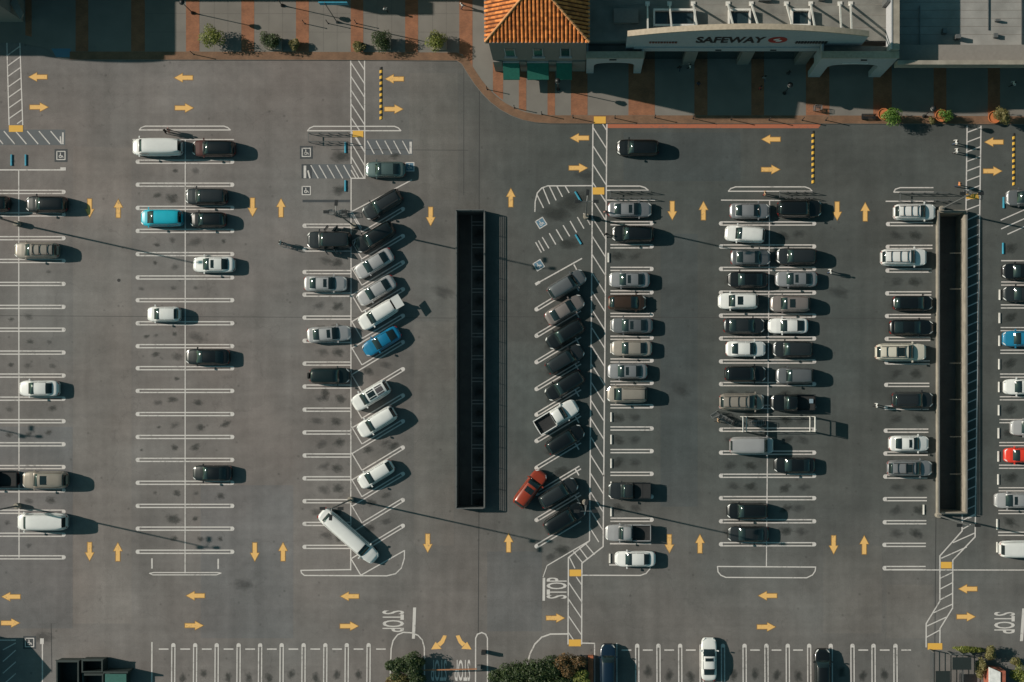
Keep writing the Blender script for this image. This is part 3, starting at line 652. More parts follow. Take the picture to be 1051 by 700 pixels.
ez = TZ+.15; A, B_, C_, D_ = G(EX0, EY1, ez), G(EX1, EY1, ez), G(EX1, EY0, ez), G(EX0, EY0, ez); AP = (A+C_)/2; AP.z = ez+3.8
for c0, c1 in ((A, B_), (B_, C_), (C_, D_), (D_, A)): tile_slope(c0, c1, AP)
for c in (A, B_, C_, D_):
    b = MB(); n = 16
    for k in range(n):
        p0, p1 = c.lerp(AP, k/n), c.lerp(AP, (k+1.04)/n); b.bar((p0.x, p0.y, p0.z+.12), (p1.x, p1.y, p1.z+.10), .30, sides=8, w2=.24)
    att(b.build('ridge_tile', TILE2), tw)
b = MB()
for p0, p1 in ((A, B_), (B_, C_), (C_, D_), (D_, A)): b.bar((p0.x, p0.y, ez-.04), (p1.x, p1.y, ez-.04), .22)
att(b.build('gutter', STUC), tw); partbox('soffit', STUC, tw, EX0+.5, EX1-.5, EY0+.5, EY1-.5, TZ-.05, TZ+.06)
for xa, xb in ((522.8, 531.3), (550.3, 558.4), (576.8, 584.9)):
    w_ = partbox('window', BGLASS, tw, xa, xb, 71.5, 72.35, 7.0, 10.2); w_.name = 'window'
    for q in ((xa-.8, xa, 6.9, 10.4), (xb, xb+.8, 6.9, 10.4)): partbox('window_frame', STUCW, tw, q[0], q[1], 71.6, 72.9, q[2], q[3])
    partbox('window_sill', STUCW, tw, xa-2.2, xb+2.2, 71.6, 73.4, 6.45, 6.8)
for xa, xb in ((518, 534.4), (542.2, 563.7), (571.5, 587.1)):
    partbox('awning_beam', STUCW, tw, xa, xb, 71.6, 73.2, 4.15, 4.4)
    b = MB(); t0, t1 = G(xa, 73.2, 4.1), G(xb, 73.2, 4.1); f0, f1 = G(xa, 87.2, 2.85), G(xb, 87.2, 2.85); n = 8
    for k in range(n):
        u, v = k/n, (k+1)/n; b.poly([f0.lerp(f1, u), f0.lerp(f1, v), t0.lerp(t1, v), t0.lerp(t1, u)])
    b.poly([f0+Vector((0, 0, -.25)), f1+Vector((0, 0, -.25)), f1, f0]); b.poly([f0, t0, t0+Vector((0, 0, -1.6)), f0+Vector((0, 0, -.25))]); b.poly([f1, f1+Vector((0, 0, -.25)), t1+Vector((0, 0, -1.6)), t1])
    att(b.build('awning', AWN), tw)
for xa, xb in ((508.6, 517.4), (534.8, 541.8), (564, 571.2), (587.4, 600.8)): partbox('pier', STUC, tw, xa, xb, 71.6, 73.6, .13, 4.9)
for xa, xb in ((517.6, 534.6), (542, 563.8), (571.4, 587.2)): partbox('shop_window', BGLASS, tw, xa, xb, 71.6, 72.2, .3, 3.6)

# --- supermarket: main block, arched sign fascia, two arched porches
mk = tag(empty('supermarket_building', G(745, 66, 0)), 'supermarket with arched sign fascia reading SAFEWAY and bare grey roof', 'building')
partbox('wall', STUC, mk, 601.3, 903, -190, 60, .13, 7.9)
partbox('roof', ROOFM, mk, 602, 896, -189, 59.5, 7.92, 8.05)
partbox('side_parapet', PARAP, mk, 895.2, 902.2, -190, 73.4, 7.95, 10.5)
partbox('inner_flashing', STUCW, mk, 893.9, 895.1, -190, 72.6, 8.06, 10.58)
FY = 65.0
def arc_z(x, z0=12.5, rise=3.0, xa=640, xb=869): t = (x-(xa+xb)/2)/((xb-xa)/2); return z0+rise*(1-t*t)
b = MB(); n = 28; xs = [640+(869-640)*i/n for i in range(n+1)]
for i in range(n):
    xa, xb = xs[i], xs[i+1]; za, zb = arc_z(xa), arc_z(xb); f, k_ = FY, FY-4
    P = lambda x, y, z: G(x, y, z)
    b.poly([P(xa, f, 6.4), P(xb, f, 6.4), P(xb, f, zb), P(xa, f, za)]); b.poly([P(xb, k_, 6.4), P(xa, k_, 6.4), P(xa, k_, za), P(xb, k_, zb)])
    b.poly([P(xa, f, 6.4), P(xa, k_, 6.4), P(xb, k_, 6.4), P(xb, f, 6.4)])
b.poly([P(640, f, 6.4), P(640, f, arc_z(640)), P(640, k_, arc_z(640)), P(640, k_, 6.4)]); b.poly([P(869, f, 6.4), P(869, k_, 6.4), P(869, k_, arc_z(869)), P(869, f, arc_z(869))])
fas = att(b.build('sign_fascia', STUCW), mk)
b = MB()
for i in range(n):
    xa, xb = xs[i], xs[i+1]; za, zb = arc_z(xa), arc_z(xb); y0, y1 = FY+.7, FY-4.6
    for (ya, yb_, d0, d1) in ((y0, y1, .0, .28),):
        q = [P(xa, y0, za+.02), P(xb, y0, zb+.02), P(xb, y1, zb+.02), P(xa, y1, za+.02)]; t = [v+Vector((0, 0, .26)) for v in q]
        b.poly(t); b.poly([q[0], q[1], t[1], t[0]]); b.poly([q[2], q[3], t[3], t[2]])
att(b.build('fascia_coping', mat('coping_tan', (0.40, 0.33, 0.25), .85)), mk)
partbox('fascia_band', STUCW, mk, 648, 862, FY, FY+1.3, 6.42, 7.9)
for xa, xb in ((700, 712), (756, 768), (650, 660), (815, 827)): partbox('column', STUC, mk, xa, xb, FY-6, FY+1.6, .13, 6.38)
for xa, xb in ((728, 734), (782, 788)): partbox('light_fixture', DKSTEEL, mk, xa, xb, FY+1.3, FY+2.2, 7.0, 7.2)
# sign letters
def sign_text(body, xa, xb, z0, z1, m, name):
    me = text_mesh(body, name, .035); me.materials.append(m); a, c = G(xa, FY+.25), G(xb, FY+.25)
    o = link(name, me); o.location = ((a.x+c.x)/2, a.y, (z0+z1)/2); o.rotation_euler = (math.pi/2, 0, 0); o.scale = (c.x-a.x, z1-z0, 1)
    o.parent = fas; sm = o.modifiers.new('depth', 'SOLIDIFY'); sm.thickness = .18; return o
sign_text('SAFEWAY', 706.5, 772.5, 9.7, 12.3, SIGNK, 'sign_letters')
def disc(cx, cz, rx, rz, m, yo, name, pts=None):
    b = MB(); c = G(cx, FY+yo, cz); q = pts or [(math.cos(t*math.pi/14), math.sin(t*math.pi/14)) for t in range(28)]
    fr = [Vector((c.x+u*rx, c.y, c.z+v*rz)) for u, v in q]; b.poly(fr); bk = [v+Vector((0, .15, 0)) for v in fr]
    for i in range(len(fr)): j = (i+1) % len(fr); b.poly([fr[j], fr[i], bk[i], bk[j]])
    return att(b.build(name, m), mk)
disc(784.5, 11.0, 1.05, 1.25, SIGNR, .4, 'sign_emblem')
disc(784.5, 11.0, .55, .75, SIGNW, .55, 'sign_emblem_swirl', [(-.95, .15), (-.5, .75), (.35, .95), (.1, .5), (-.25, .3), (.6, .05), (.95, -.25), (.5, -.75), (-.35, -.95), (-.1, -.5), (.25, -.25), (-.6, -.1)])
for xs_, m, z0, z1 in (((662, 689), mat('red_brown_sign', (.16, .045, .03), .6), 9.75, 10.25), ((803, 832), SIGNK, 9.6, 10.4)):
    b = MB(); x = xs_[0]
    while x < xs_[1]: a = rnd.uniform(1.6, 2.4); bx(b, x, x+a, FY+.1, FY+.9, z0, z1); x += a+.8
    att(b.build('small_sign_letters', m), mk)
# roof braces and framed rooflights behind the fascia
for xt, xb in ((659, 661), (681, 682.5), (704.3, 705.5), (737.5, 739.5), (760.6, 762.3), (793, 796.5), (814.7, 820.3), (841, 848.8), (851.5, 859.3)):
    b = MB(); p0, p1 = G(xb, 23.5, 8.05), G(xt, FY-4.6, arc_z(xt)-.2); b.bar(p0, p1, .17); b.box((p0.x, p0.y, p0.z+.06), (.5, .5, .12)); att(b.build('roof_brace', WSTEEL), mk)
for xa, xb in ((668, 706), (741, 759.5), (802, 817.5)):
    rl = partbox('rooflight', BGLASS, mk, xa, xb, 32, 45, 8.1, 8.4)
    for q in ((xa-1.6, xa, 30, 47), (xb, xb+1.6, 30, 47), (xa, xb, 30, 32), (xa, xb, 45, 47)): partbox('rooflight_frame', WSTEEL, mk, q[0], q[1], q[2], q[3], 8.06, 8.9)
for x, y, w, h, z in ((775, 20, 12, 3, .6), (830, 19, 5, 4, .6), (640, 36, 24, 14, .5), (893, 24, 6, 6, 2.4)): partbox('roof_vent', STUC if w > 20 else STEEL, mk, x-w/2, x+w/2, y-h/2, y+h/2, 8.06, 8.06+z)
for y in (4, 14, 24, 34, 46): partbox('roof_seam', STUC, mk, 640, 894, y, y+.45, 8.055, 8.075)
def porch(x0, x1, y0, y1, ztop, leg, spring, label_strip):
    """thick front slab with an arched opening, and a flat roof running back to the block"""
    b = MB(); n = 16; inn0, inn1 = x0+leg, x1-leg
    for yy, fl in ((y1, 0), (y1-6, 1)):
        def quad(a, c, d, e_):
            q = [G(a[0], yy, a[1]), G(c[0], yy, c[1]), G(d[0], yy, d[1]), G(e_[0], yy, e_[1])]; b.poly(q[::-1] if fl else q)
        quad((x0, .13), (inn0, .13), (inn0, ztop), (x0, ztop)); quad((inn1, .13), (x1, .13), (x1, ztop), (inn1, ztop))
        for k in range(n):
            xa, xb = inn0+(inn1-inn0)*k/n, inn0+(inn1-inn0)*(k+1)/n; az = lambda x: spring+1.3*math.sqrt(max(0, 1-((x-(inn0+inn1)/2)/((inn1-inn0)/2))**2))**.8
            quad((xa, az(xa)), (xb, az(xb)), (xb, ztop), (xa, ztop))
    for xx, fl in ((x0, 1), (x1, 0), (inn0, 0), (inn1, 1)):
        zt = ztop if xx in (x0, x1) else spring; q = [G(xx, y1, .13), G(xx, y1-6, .13), G(xx, y1-6, zt), G(xx, y1, zt)]; b.poly(q[::-1] if fl else q)
    for k in range(n):
        xa, xb = inn0+(inn1-inn0)*k/n, inn0+(inn1-inn0)*(k+1)/n; b.poly([G(xa, y1, az(xa)), G(xa, y1-6, az(xa)), G(xb, y1-6, az(xb)), G(xb, y1, az(xb))])
    att(b.build('porch_arch', STUCW), mk)
    partbox('porch_roof', ROOFM, mk, x0, x1, y0, y1-6.05, ztop-1.4, ztop-1.1); partbox('porch_side', STUCW, mk, x0, x0+1.8, y0, y1-6.05, 4.4, ztop-.05); partbox('porch_side', STUCW, mk, x1-1.8, x1, y0, y1-6.05, 4.4, ztop-.05)
    partbox('porch_coping', MATS['coping_tan'], mk, x0-.6, x1+.6, y1-6.4, y1+.5, ztop+.01, ztop+.22)
porch(601.6, 657.5, 60.4, 75.5, 7.5, 7.5, 4.1, '')
porch(829, 903, 65.6, 79.5, 9.5, 12, 5.3, '')
b = MB()
for k in range(22): bx(b, 853+k*1.15, 853.8+k*1.15, 79.3, 80.0, 6.9, 7.25)
att(b.build('small_sign_letters', SIGNW), mk); partbox('porch_lamp', DKSTEEL, mk, 868, 874, 79.4, 80.6, 8.7, 8.9); partbox('porch_lamp', DKSTEEL, mk, 624, 631, 75.3, 76.5, 6.9, 7.1)
partbox('entrance_glass', BGLASS, mk, 662, 815, 60.3, 60.9, .2, 4.2)

# --- lower shop building on the right
an = tag(empty('annex_building', G(975, 78, 0)), 'low shop building with pale roof and long shaded front canopy at upper right', 'building')
partbox('wall', STUC, an, 903.6, 1180, -190, 62, .13, 5.6); partbox('roof', mat('pale_roof', (0.27, 0.262, 0.247), .9, var=.26, scale=.35), an, 904, 1180, -190, 61.5, 5.62, 5.75)
partbox('front_parapet', PARAP, an, 903.6, 1180, 80.2, 84.3, 7.2, 8.85); partbox('canopy', STUC, an, 903.6, 1180, 62.2, 80.1, 7.15, 7.5); partbox('canopy_back', STUC, an, 903.6, 1180, 62.1, 66, 5.2, 7.1)
for x in (907, 958, 1008, 1062): partbox('canopy_post', STUC, an, x, x+4, 66.2, 70, .13, 7.1)
for x, y, w, h, z in ((1008, 35, 5, 2, .5), (1006, 50, 4, 4, .5), (1049, 28, 9, 8, 1.4), (955, 46, 4, 5, .8), (968, 52, 5, 4, .9), (985, 70, 7, 3, .4)): partbox('roof_vent', STEEL, an, x-w/2, x+w/2, y-h/2, y+h/2, 5.8, 5.8+z)
for x, y0_, y1_ in ((931, 20, 60), (999, -20, 44), (1032, 10, 58)): partbox('roof_pipe', STEEL, an, x, x+.8, y0_, y1_, 5.8, 5.92)
for y in (0, 8, 16, 24, 32, 40, 48): partbox('roof_seam', STUC, an, 905, 1180, y, y+.35, 5.755, 5.77)
# --- building outside the upper left corner: its shade lies on the sidewalk
lb = tag(empty('corner_building', G(-30, 20, 0)), 'tall shop building at the upper left corner casting the big shade', 'building')
partbox('wall', STUC, lb, -190, 25.5, -300, 23, .13, 10.6); partbox('roof', ROOFM, lb, -189, 24.5, -299, 22, 10.62, 10.75)
b = MB()
for k in range(10):
    xa, xb = -110+k*12, -110+(k+1)*12; t = lambda x: 10.6+2.0*math.sqrt(max(0.02, 1-((x+50)/60)**2)); a, c = t(xa), t(xb)
    for yy, fl in ((23.4, 0), (19, 1)):
        q = [G(xa, yy, 9.5), G(xb, yy, 9.5), G(xb, yy, c), G(xa, yy, a)]; b.poly(q[::-1] if fl else q)
    b.poly([G(xa, 23.4, a), G(xb, 23.4, c), G(xb, 19, c), G(xa, 19, a)])
att(b.build('arched_gable', STUC), lb); 
b = MB(); a0 = [G(26, 14), G(36, 30), G(39, 24), G(30, 6)]; b.prism([(p.x, p.y) for p in a0], 4.0, 4.4); att(b.build('entrance_canopy', STUC), lb)
# --- arcade building north of the frame
nb = tag(empty('arcade_building', G(340, -20, 0)), 'shop building above the photo top edge shading the sidewalk strip', 'building')
partbox('wall', STUC, nb, 40, 380, -260, -28, .13, 9.4); partbox('wall', STUC, nb, 381, 498, -260, -18, .13, 9.2); partbox('roof', ROOFM, nb, 41, 379, -259, -29, 9.42, 9.6)
partbox('parapet_block', STUC, nb, 196, 250, -40, -27.5, 8.6, 13.4)

# low hip-roofed building outside the lower left corner
hb = tag(empty('garden_building', G(-60, 690, 0)), 'low hip-roofed building beyond the lower left edge, seen by its shade', 'building')
partbox('wall', STUC, hb, -104, -23, 648, 706, 0, 2.9)
b = MB(); e = [G(-108, 709, 2.95), G(-19, 709, 2.95), G(-19, 645, 2.95), G(-108, 645, 2.95)]; r0, r1 = G(-82, 668, 6.2), G(-38, 668, 6.2)
b.poly([e[0], e[1], r1, r0]); b.poly([e[1], e[2], r1]); b.poly([e[2], e[3], r0, r1]); b.poly([e[3], e[0], r0]); b.poly(e[::-1]); att(b.build('roof', TILE), hb)

# ------------------------------------------------------------------ cars
def interp(pts, x):
    if x <= pts[0][0]: return pts[0][1]
    for (a, b_), (c, d) in zip(pts, pts[1:]):
        if x <= c: return b_+(d-b_)*(x-a)/(c-a)
    return pts[-1][1]
SPEC = {
 # kind: L, W, roof z, deck profile (fraction from tail, z), cabin fractions (rear base, roof rear, roof front, windscreen base), roof width ratio
 'sedan':   (4.80, 1.86, 1.46, [(0, .62), (.012, .86), (.05, .99), (.17, 1.04), (.74, 1.00), (.80, .95), (.93, .82), (.975, .72), (1, .56)], (.13, .30, .575, .745), .74),
 'coupe':   (4.55, 1.82, 1.38, [(0, .62), (.012, .86), (.05, .98), (.17, 1.02), (.70, .97), (.80, .92), (.93, .78), (.975, .68), (1, .54)], (.09, .30, .53, .70), .72),
 'hatch':   (4.15, 1.78, 1.50, [(0, .62), (.012, .86), (.05, .98), (.17, 1.02), (.76, 1.00), (.85, .95), (.95, .82), (.98, .72), (1, .56)], (.03, .16, .58, .77), .76),
 'suv':     (4.75, 1.92, 1.74, [(0, .66), (.012, .92), (.05, 1.06), (.17, 1.10), (.75, 1.10), (.82, 1.06), (.94, .96), (.98, .84), (1, .62)], (.015, .09, .585, .745), .80),
 'bigsuv':  (5.25, 2.04, 1.92, [(0, .70), (.012, .96), (.05, 1.14), (.17, 1.18), (.75, 1.20), (.82, 1.17), (.95, 1.08), (.985, .92), (1, .66)], (.012, .065, .60, .735), .84),
 'minivan': (5.10, 2.00, 1.80, [(0, .66), (.012, .92), (.05, 1.06), (.17, 1.08), (.80, 1.08), (.88, 1.00), (.95, .90), (.98, .80), (1, .60)], (.015, .075, .63, .83), .82),
 'van':     (5.90, 2.05, 2.15, [(0, .70), (.012, .96), (.05, 1.14), (.17, 1.16), (.82, 1.16), (.90, 1.08), (.96, .96), (.985, .86), (1, .62)], (.01, .04, .745, .86), .88),
 'pickup':  (5.60, 1.98, 1.82, [(0, .70), (.40, .74), (.415, 1.12), (.73, 1.16), (.80, 1.14), (.95, 1.04), (.985, .90), (1, .64)], (.405, .435, .60, .71), .80),
 'limo':    (8.60, 1.95, 1.60, [(0, .62), (.008, .88), (.03, 1.02), (.12, 1.08), (.84, 1.06), (.90, 1.00), (.965, .88), (.985, .78), (1, .58)], (.085, .135, .745, .825), .80),
}
TEMPL = {}
def make_template(kind):
    L, W, RZ, deck, (f0, f1, f2, f3), rw = SPEC[kind]; h = L/2; w2 = W/2
    X = lambda s: -h+s*L
    wx = (X(.185), X(.80)) if kind != 'limo' else (X(.13), X(.885)); ra, wr = .39, .335
    if kind in ('pickup', 'bigsuv', 'van'): ra, wr = .44, .385
    ss = sorted(set([0, .006, .02, .05, .08] + [i/40 for i in range(4, 38)] + [.94, .955, .967, .978, .986, .993, 1, .007, .014, .033] + [(x+h)/L+d/L for x in wx for d in (-ra, -ra*.9, -ra*.6, 0, ra*.6, ra*.9, ra)] + [p[0] for p in deck]))
    ss = [s for s in ss if 0 <= s <= 1]; rings = []
    for s in ss:
        x = X(s); zt = interp(deck, s)
        fr = max(0, (s-.80)/.20); rr = max(0, (.14-s)/.14); u_ = abs(s-.5)*2; w = w2*max(.56, (1-min(1, u_)**8)**.26)*(1-.05*fr)
        zb = .24+.10*max(0, fr-.6)
        arch = .24
        for c in wx:
            d = abs(x-c)
            if d < ra: arch = max(arch, .33+math.sqrt(ra*ra-d*d)*.96)
        ab = max(zb, arch); zm = max(.60, ab+.03); zt2 = max(zt, zm+.05)
        crown = .035
        half = [(0, zt+crown), (.45*w, zt+crown*.8), (.78*w, zt+crown*.2), (.91*w, zt-.03), (.975*w, max(zt2-.11, zm+.02)), (w, zm), (.975*w, ab), (.72*w, ab), (.70*w, zb), (0, zb)]
        rings.append([(x, y, z) for y, z in half]+[(x, -y, z) for y, z in half[-2:0:-1]])
    b = MB(); n = len(rings[0])
    for r in rings: b.v += r
    for i in range(len(rings)-1):
        for k in range(n):
            k2 = (k+1) % n; b.f.append((i*n+k, i*n+k2, (i+1)*n+k2, (i+1)*n+k)); b.m.append(0)
    b.f.append(tuple(range(n-1, -1, -1))); b.f.append(tuple((len(rings)-1)*n+k for k in range(n))); b.m += [0, 0]
    parts = [('body', b.mesh('body', [TRIM], 38), 'paint', None)]
    # bumpers / grille
    b = MB(); b.box((h-.03, 0, .48), (.10, W*.5, .16)); parts.append(('grille', b.mesh('grille', [TRIM]), None, None))
    b = MB(); b.box((-h+.02, 0, .50), (.08, W*.5, .14)); parts.append(('rear_bumper', b.mesh('rear_bumper', [TRIM]), None, None))
    # cabin
    xa, xb, xc, xd = X(f3), X(f2), X(f1), X(f0); wb, wr2 = w2*.915, w2*rw
    zb_ = lambda x: interp(deck, (x+h)/L)-.02
    def top(x):
        if x >= xb: t = (xa-x)/(xa-xb); return zb_(x)+(RZ-.03-zb_(x))*math.sin(min(1, max(0, t))*math.pi/2)**.86
        if x <= xc: t = (x-xd)/(xc-xd); return zb_(x)+(RZ-.06-zb_(x))*math.sin(min(1, max(0, t))*math.pi/2)**.8
        u = (x-xc)/(xb-xc); return RZ-.06+.03*u+.045*math.sin(u*math.pi)
    ne = {'sedan': 2.5, 'coupe': 2.4, 'hatch': 2.6, 'suv': 2.9, 'bigsuv': 3.2, 'minivan': 3.0, 'van': 4.5, 'pickup': 2.9, 'limo': 3.0}[kind]
    def wbx(x): q = (x-(xa+xd)/2)/((xa-xd)/2); return wb*(1-.15*max(0, -q)**3-.06*max(0, q)**3)
    def hw(x, z):
        f = min(1, max(0, (z-zb_(x))/max(.02, top(x)-zb_(x)))); return wbx(x)*(1-f**ne)**(1/ne)
    def surf(x, v): return (x, v*wbx(x), zb_(x)+(top(x)-zb_(x))*max(0, 1-abs(v)**ne)**(1/ne))
    cx = [xd+(xc-xd)*k/5 for k in range(5)]+[xc+(xb-xc)*k/6 for k in range(6)]+[xb+(xa-xb)*k/6 for k in range(7)]
    vs = [-1, -.985, -.95, -.89, -.8, -.65, -.4, 0, .4, .65, .8, .89, .95, .985, 1]; b = MB(); rows = []
    for x in cx:
        r = [(x, -wbx(x), zb_(x)-.04)]+[surf(x, v) for v in vs]+[(x, wbx(x), zb_(x)-.04)]; rows.append(len(b.v)); b.v += r
    m_ = len(vs)+2
    for i in range(len(cx)-1):
        for k in range(m_-1): b.f.append((rows[i]+k, rows[i+1]+k, rows[i+1]+k+1, rows[i]+k+1)); b.m.append(0)
    parts.append(('cabin', b.mesh('cabin', [TRIM], 34), 'paint', None))
    def patch(name, x0, x1, dx, vm=.80, nx=5):
        b = MB(); g = []; vv = [-vm, -vm*.82, -vm*.5, 0, vm*.5, vm*.82, vm]
        for k in range(nx+1):
            x = x0+(x1-x0)*k/nx; g.append(len(b.v))
            for v in vv: p = surf(x, v); b.v.append((p[0]+dx, p[1], p[2]+.016))
        for k in range(nx):
            for j in range(len(vv)-1): b.f.append((g[k]+j, g[k+1]+j, g[k+1]+j+1, g[k]+j+1)); b.m.append(0)
        return b.mesh(name, [GLASS], 60)
    parts.append(('windshield', patch('windshield', xb+(xa-xb)*.06, xa-(xa-xb)*.03, .012), None, None))
    if kind == 'pickup' or kind == 'van': parts.append(('rear_window', patch('rear_window', xd+(xc-xd)*.1, xc-(xc-xd)*.05, -.016, .7), None, None))
    else: parts.append(('rear_window', patch('rear_window', xd+(xc-xd)*.12, xc-(xc-xd)*.02, -.016, .76), None, None))
    splits = {'pickup': [.06, .52, .94], 'limo': [.03, .27, .51, .75, .96], 'van': [.74, .97], 'suv': [.05, .36, .66, .95], 'bigsuv': [.05, .36, .66, .95], 'minivan': [.05, .36, .66, .95]}.get(kind, [.10, .52, .94])
    xs0, xs1 = xd+(xc-xd)*.55, xa-(xa-xb)*.12
    for sd in (-1, 1):
        for a, c in zip(splits, splits[1:]):
            x0, x1 = xs0+(xs1-xs0)*a+.04, xs0+(xs1-xs0)*c-.04; b = MB(); n2 = 4
            for k in range(n2):
                q = []
                for xx in (x0+(x1-x0)*k/n2, x0+(x1-x0)*(k+1)/n2):
                    z0 = zb_(xx)+.06; z1 = max(z0+.04, zb_(xx)+(top(xx)-zb_(xx))*.74)
                    q.append(((xx, sd*(hw(xx, z0)+.016), z0), (xx, sd*(hw(xx, z1)+.022), z1+.01)))
                f = [q[0][0], q[1][0], q[1][1], q[0][1]]; b.poly(f if sd < 0 else f[::-1])
            parts.append(('side_window', b.mesh('side_window', [GLASS]), None, None))
    # wheels
    b = MB(); b.lathe([(wr*.62, -.11), (wr*.96, -.11), (wr, -.07), (wr, .07), (wr*.96, .11), (wr*.62, .11)], n=18)
    tm = b.mesh('wheel', [TYRE], 40)
    b = MB(); b.lathe([(wr*.2, -.105), (wr*.61, -.10), (wr*.61, .10), (wr*.2, .105)], n=14); rm = b.mesh('rim', [RIM], 40)
    for x in wx:
        for sd in (-1, 1): parts.append(('wheel', tm, None, (x, sd*(w2-.125), wr, rm)))
    for sd in (-1, 1):
        b = MB(); mx = xa-(xa-xb)*.22; b.box((mx, sd*(w2+.09), zb_(mx)+.12), (.14, .22, .15), rot=sd*.15); b.box((mx, sd*(w2-.02), zb_(mx)+.07), (.06, .12, .05)); parts.append(('mirror', b.mesh('mirror', [TRIM]), 'paint', None))
        zt = interp(deck, .965); b = MB(); pts = [(h-.06, sd*w2*.46), (h-.13, sd*w2*.68), (h-.40, sd*w2*.86), (h-.30, sd*w2*.66)]
        hi = [(x, y, interp(deck, (x+h)/L)-.008) for x, y in pts]; lo = [(x, y, z-.2) for x, y, z in hi]
        hi[0] = (hi[0][0]+.035, hi[0][1], .78 if kind not in ('suv', 'bigsuv', 'pickup', 'van') else .90); hi = [(x, y, z+.03) for x, y, z in hi]
        q = hi if sd > 0 else hi[::-1]; q2 = lo if sd > 0 else lo[::-1]; b.poly(q)
        for k in range(4): b.poly([q[k], q2[k], q2[(k+1) % 4], q[(k+1) % 4]])
        parts.append(('headlight', b.mesh('headlight', [HEADL]), None, None))
        b = MB(); b.box((-h+.13, sd*w2*.66, interp(deck, .02)-.12), (.16, .32, .16), rot=sd*-.55); parts.append(('tail_light', b.mesh('tail_light', [TAILL]), None, None))
    if kind == 'pickup':
        for nm, c, d, m in (('bed_side', (X(.205), w2*.93, .93), (L*.39, .10, .42), 'paint'), ('bed_side', (X(.205), -w2*.93, .93), (L*.39, .10, .42), 'paint'), ('tailgate', (X(.014), 0, .93), (.09, W*.83, .42), 'paint'), ('bed_floor', (X(.21), 0, .785), (L*.37, W*.85, .05), None)):
            b = MB(); b.box(c, d); parts.append((nm, b.mesh(nm, [BEDL if m is None else TRIM]), m, None))
    TEMPL[kind] = (parts, surf, top, dict(xa=xa, xb=xb, xc=xc, xd=xd, L=L, W=W, deck=deck, X=X))
    # extras
    ex = {}
    def roofpatch(name, s0, s1, vm, m, dz=.02):
        b = MB(); x0, x1 = xc+(xb-xc)*s0, xc+(xb-xc)*s1; nx = 4
        for k in range(nx):
            for v0, v1 in ((-vm, 0), (0, vm)):
                xx, xy = x0+(x1-x0)*k/nx, x0+(x1-x0)*(k+1)/nx; b.poly([(p[0], p[1], p[2]+dz) for p in (surf(xx, v0), surf(xy, v0), surf(xy, v1), surf(xx, v1))])
        return b.mesh(name, [m], 60)
    ex['sunroof'] = [('sunroof', roofpatch('sunroof', .62, .90, .56, GLASS))]
    ex['bigroof'] = [('sunroof', roofpatch('sunroof', .55, .93, .62, GLASS)), ('sunroof', roofpatch('sunroof', .1, .48, .62, mat('grey_roof_glass', (.10, .09, .095), .2)))]
    rl = []
    for v in (-.70, .70):
        b = MB(); p, q = surf(xc+.12, v), surf(xb-.15, v); b.bar((p[0], p[1], p[2]+.09), (q[0], q[1], q[2]+.09), .06)
        for t in (0, .5, 1): b.bar((p[0]+(q[0]-p[0])*t, p[1]+(q[1]-p[1])*t, p[2]+(q[2]-p[2])*t+.005), (p[0]+(q[0]-p[0])*t, p[1]+(q[1]-p[1])*t, p[2]+.1+(q[2]-p[2])*t), .05)
        rl.append(('roof_rail', b.mesh('roof_rail', [TRIM])))
    ex['rails'] = list(rl)
    cr = []
    for t in (.22, .58, .88):
        x = xc+(xb-xc)*t; p, q = surf(x, -.68), surf(x, .68); b = MB(); b.bar((x, p[1], p[2]+.13), (x, q[1], q[2]+.13), .06); cr.append(('roof_crossbar', b.mesh('roof_crossbar', [TRIM])))
    ex['rack'] = list(rl)+cr
    b = MB(); b.lathe([(.2, 0), (.36, 0), (.38, .06), (.38, .16), (.36, .22), (.1, .22)], n=18); me = b.mesh('spare_wheel', [TYRE], 40); me.transform(Matrix.Translation((-h-.22, 0, .95)) @ Matrix.Rotation(math.pi/2, 4, 'Y')); ex['spare'] = [('spare_wheel', me)]
    if kind == 'pickup':
        b = MB(); b.box((X(.205), 0, 1.165), (L*.375, W*.83, .035)); b.box((X(.205), 0, 1.19), (.05, W*.83, .03)); ex['cover'] = [('bed_cover', b.mesh('bed_cover', [BEDL]))]
        b = MB(); b.box((X(.33), 0, .99), (.5, W*.78, .36)); ex['toolbox'] = [('tool_box', b.mesh('tool_box', [RIM]))]
        b = MB(); b.box((X(.10), -.2, .90), (.45, .5, .18)); ex['load'] = [('cargo_box', b.mesh('cargo_box', [mat('pale_blue_box', (.22, .30, .36), .6)]))]
    b = MB(); zz = RZ-.05; b.box((-h-.30, 0, zz+.12), (1.0, W*.78, .06), pitch=Matrix.Rotation(math.radians(-8), 3, 'Y')); ex['hatchopen'] = [('tailgate', b.mesh('tailgate', [TRIM]))]
    ex['doors'] = []
    for sd in (-1, 1):
        for s in (.62, .40):
            b = MB(); b.box((X(s)-.28, sd*(w2+.38), .82), (.78, .09, .95), rot=sd*-.9); ex['doors'].append(('door', b.mesh('door', [TRIM])))
    TEMPL[kind] += (ex,)
def paint(name, c, metal=.0, rough=.32, coat=.7):
    return mat('paint_'+name, c, rough, metal, var=.04, scale=1.2, coat=coat)
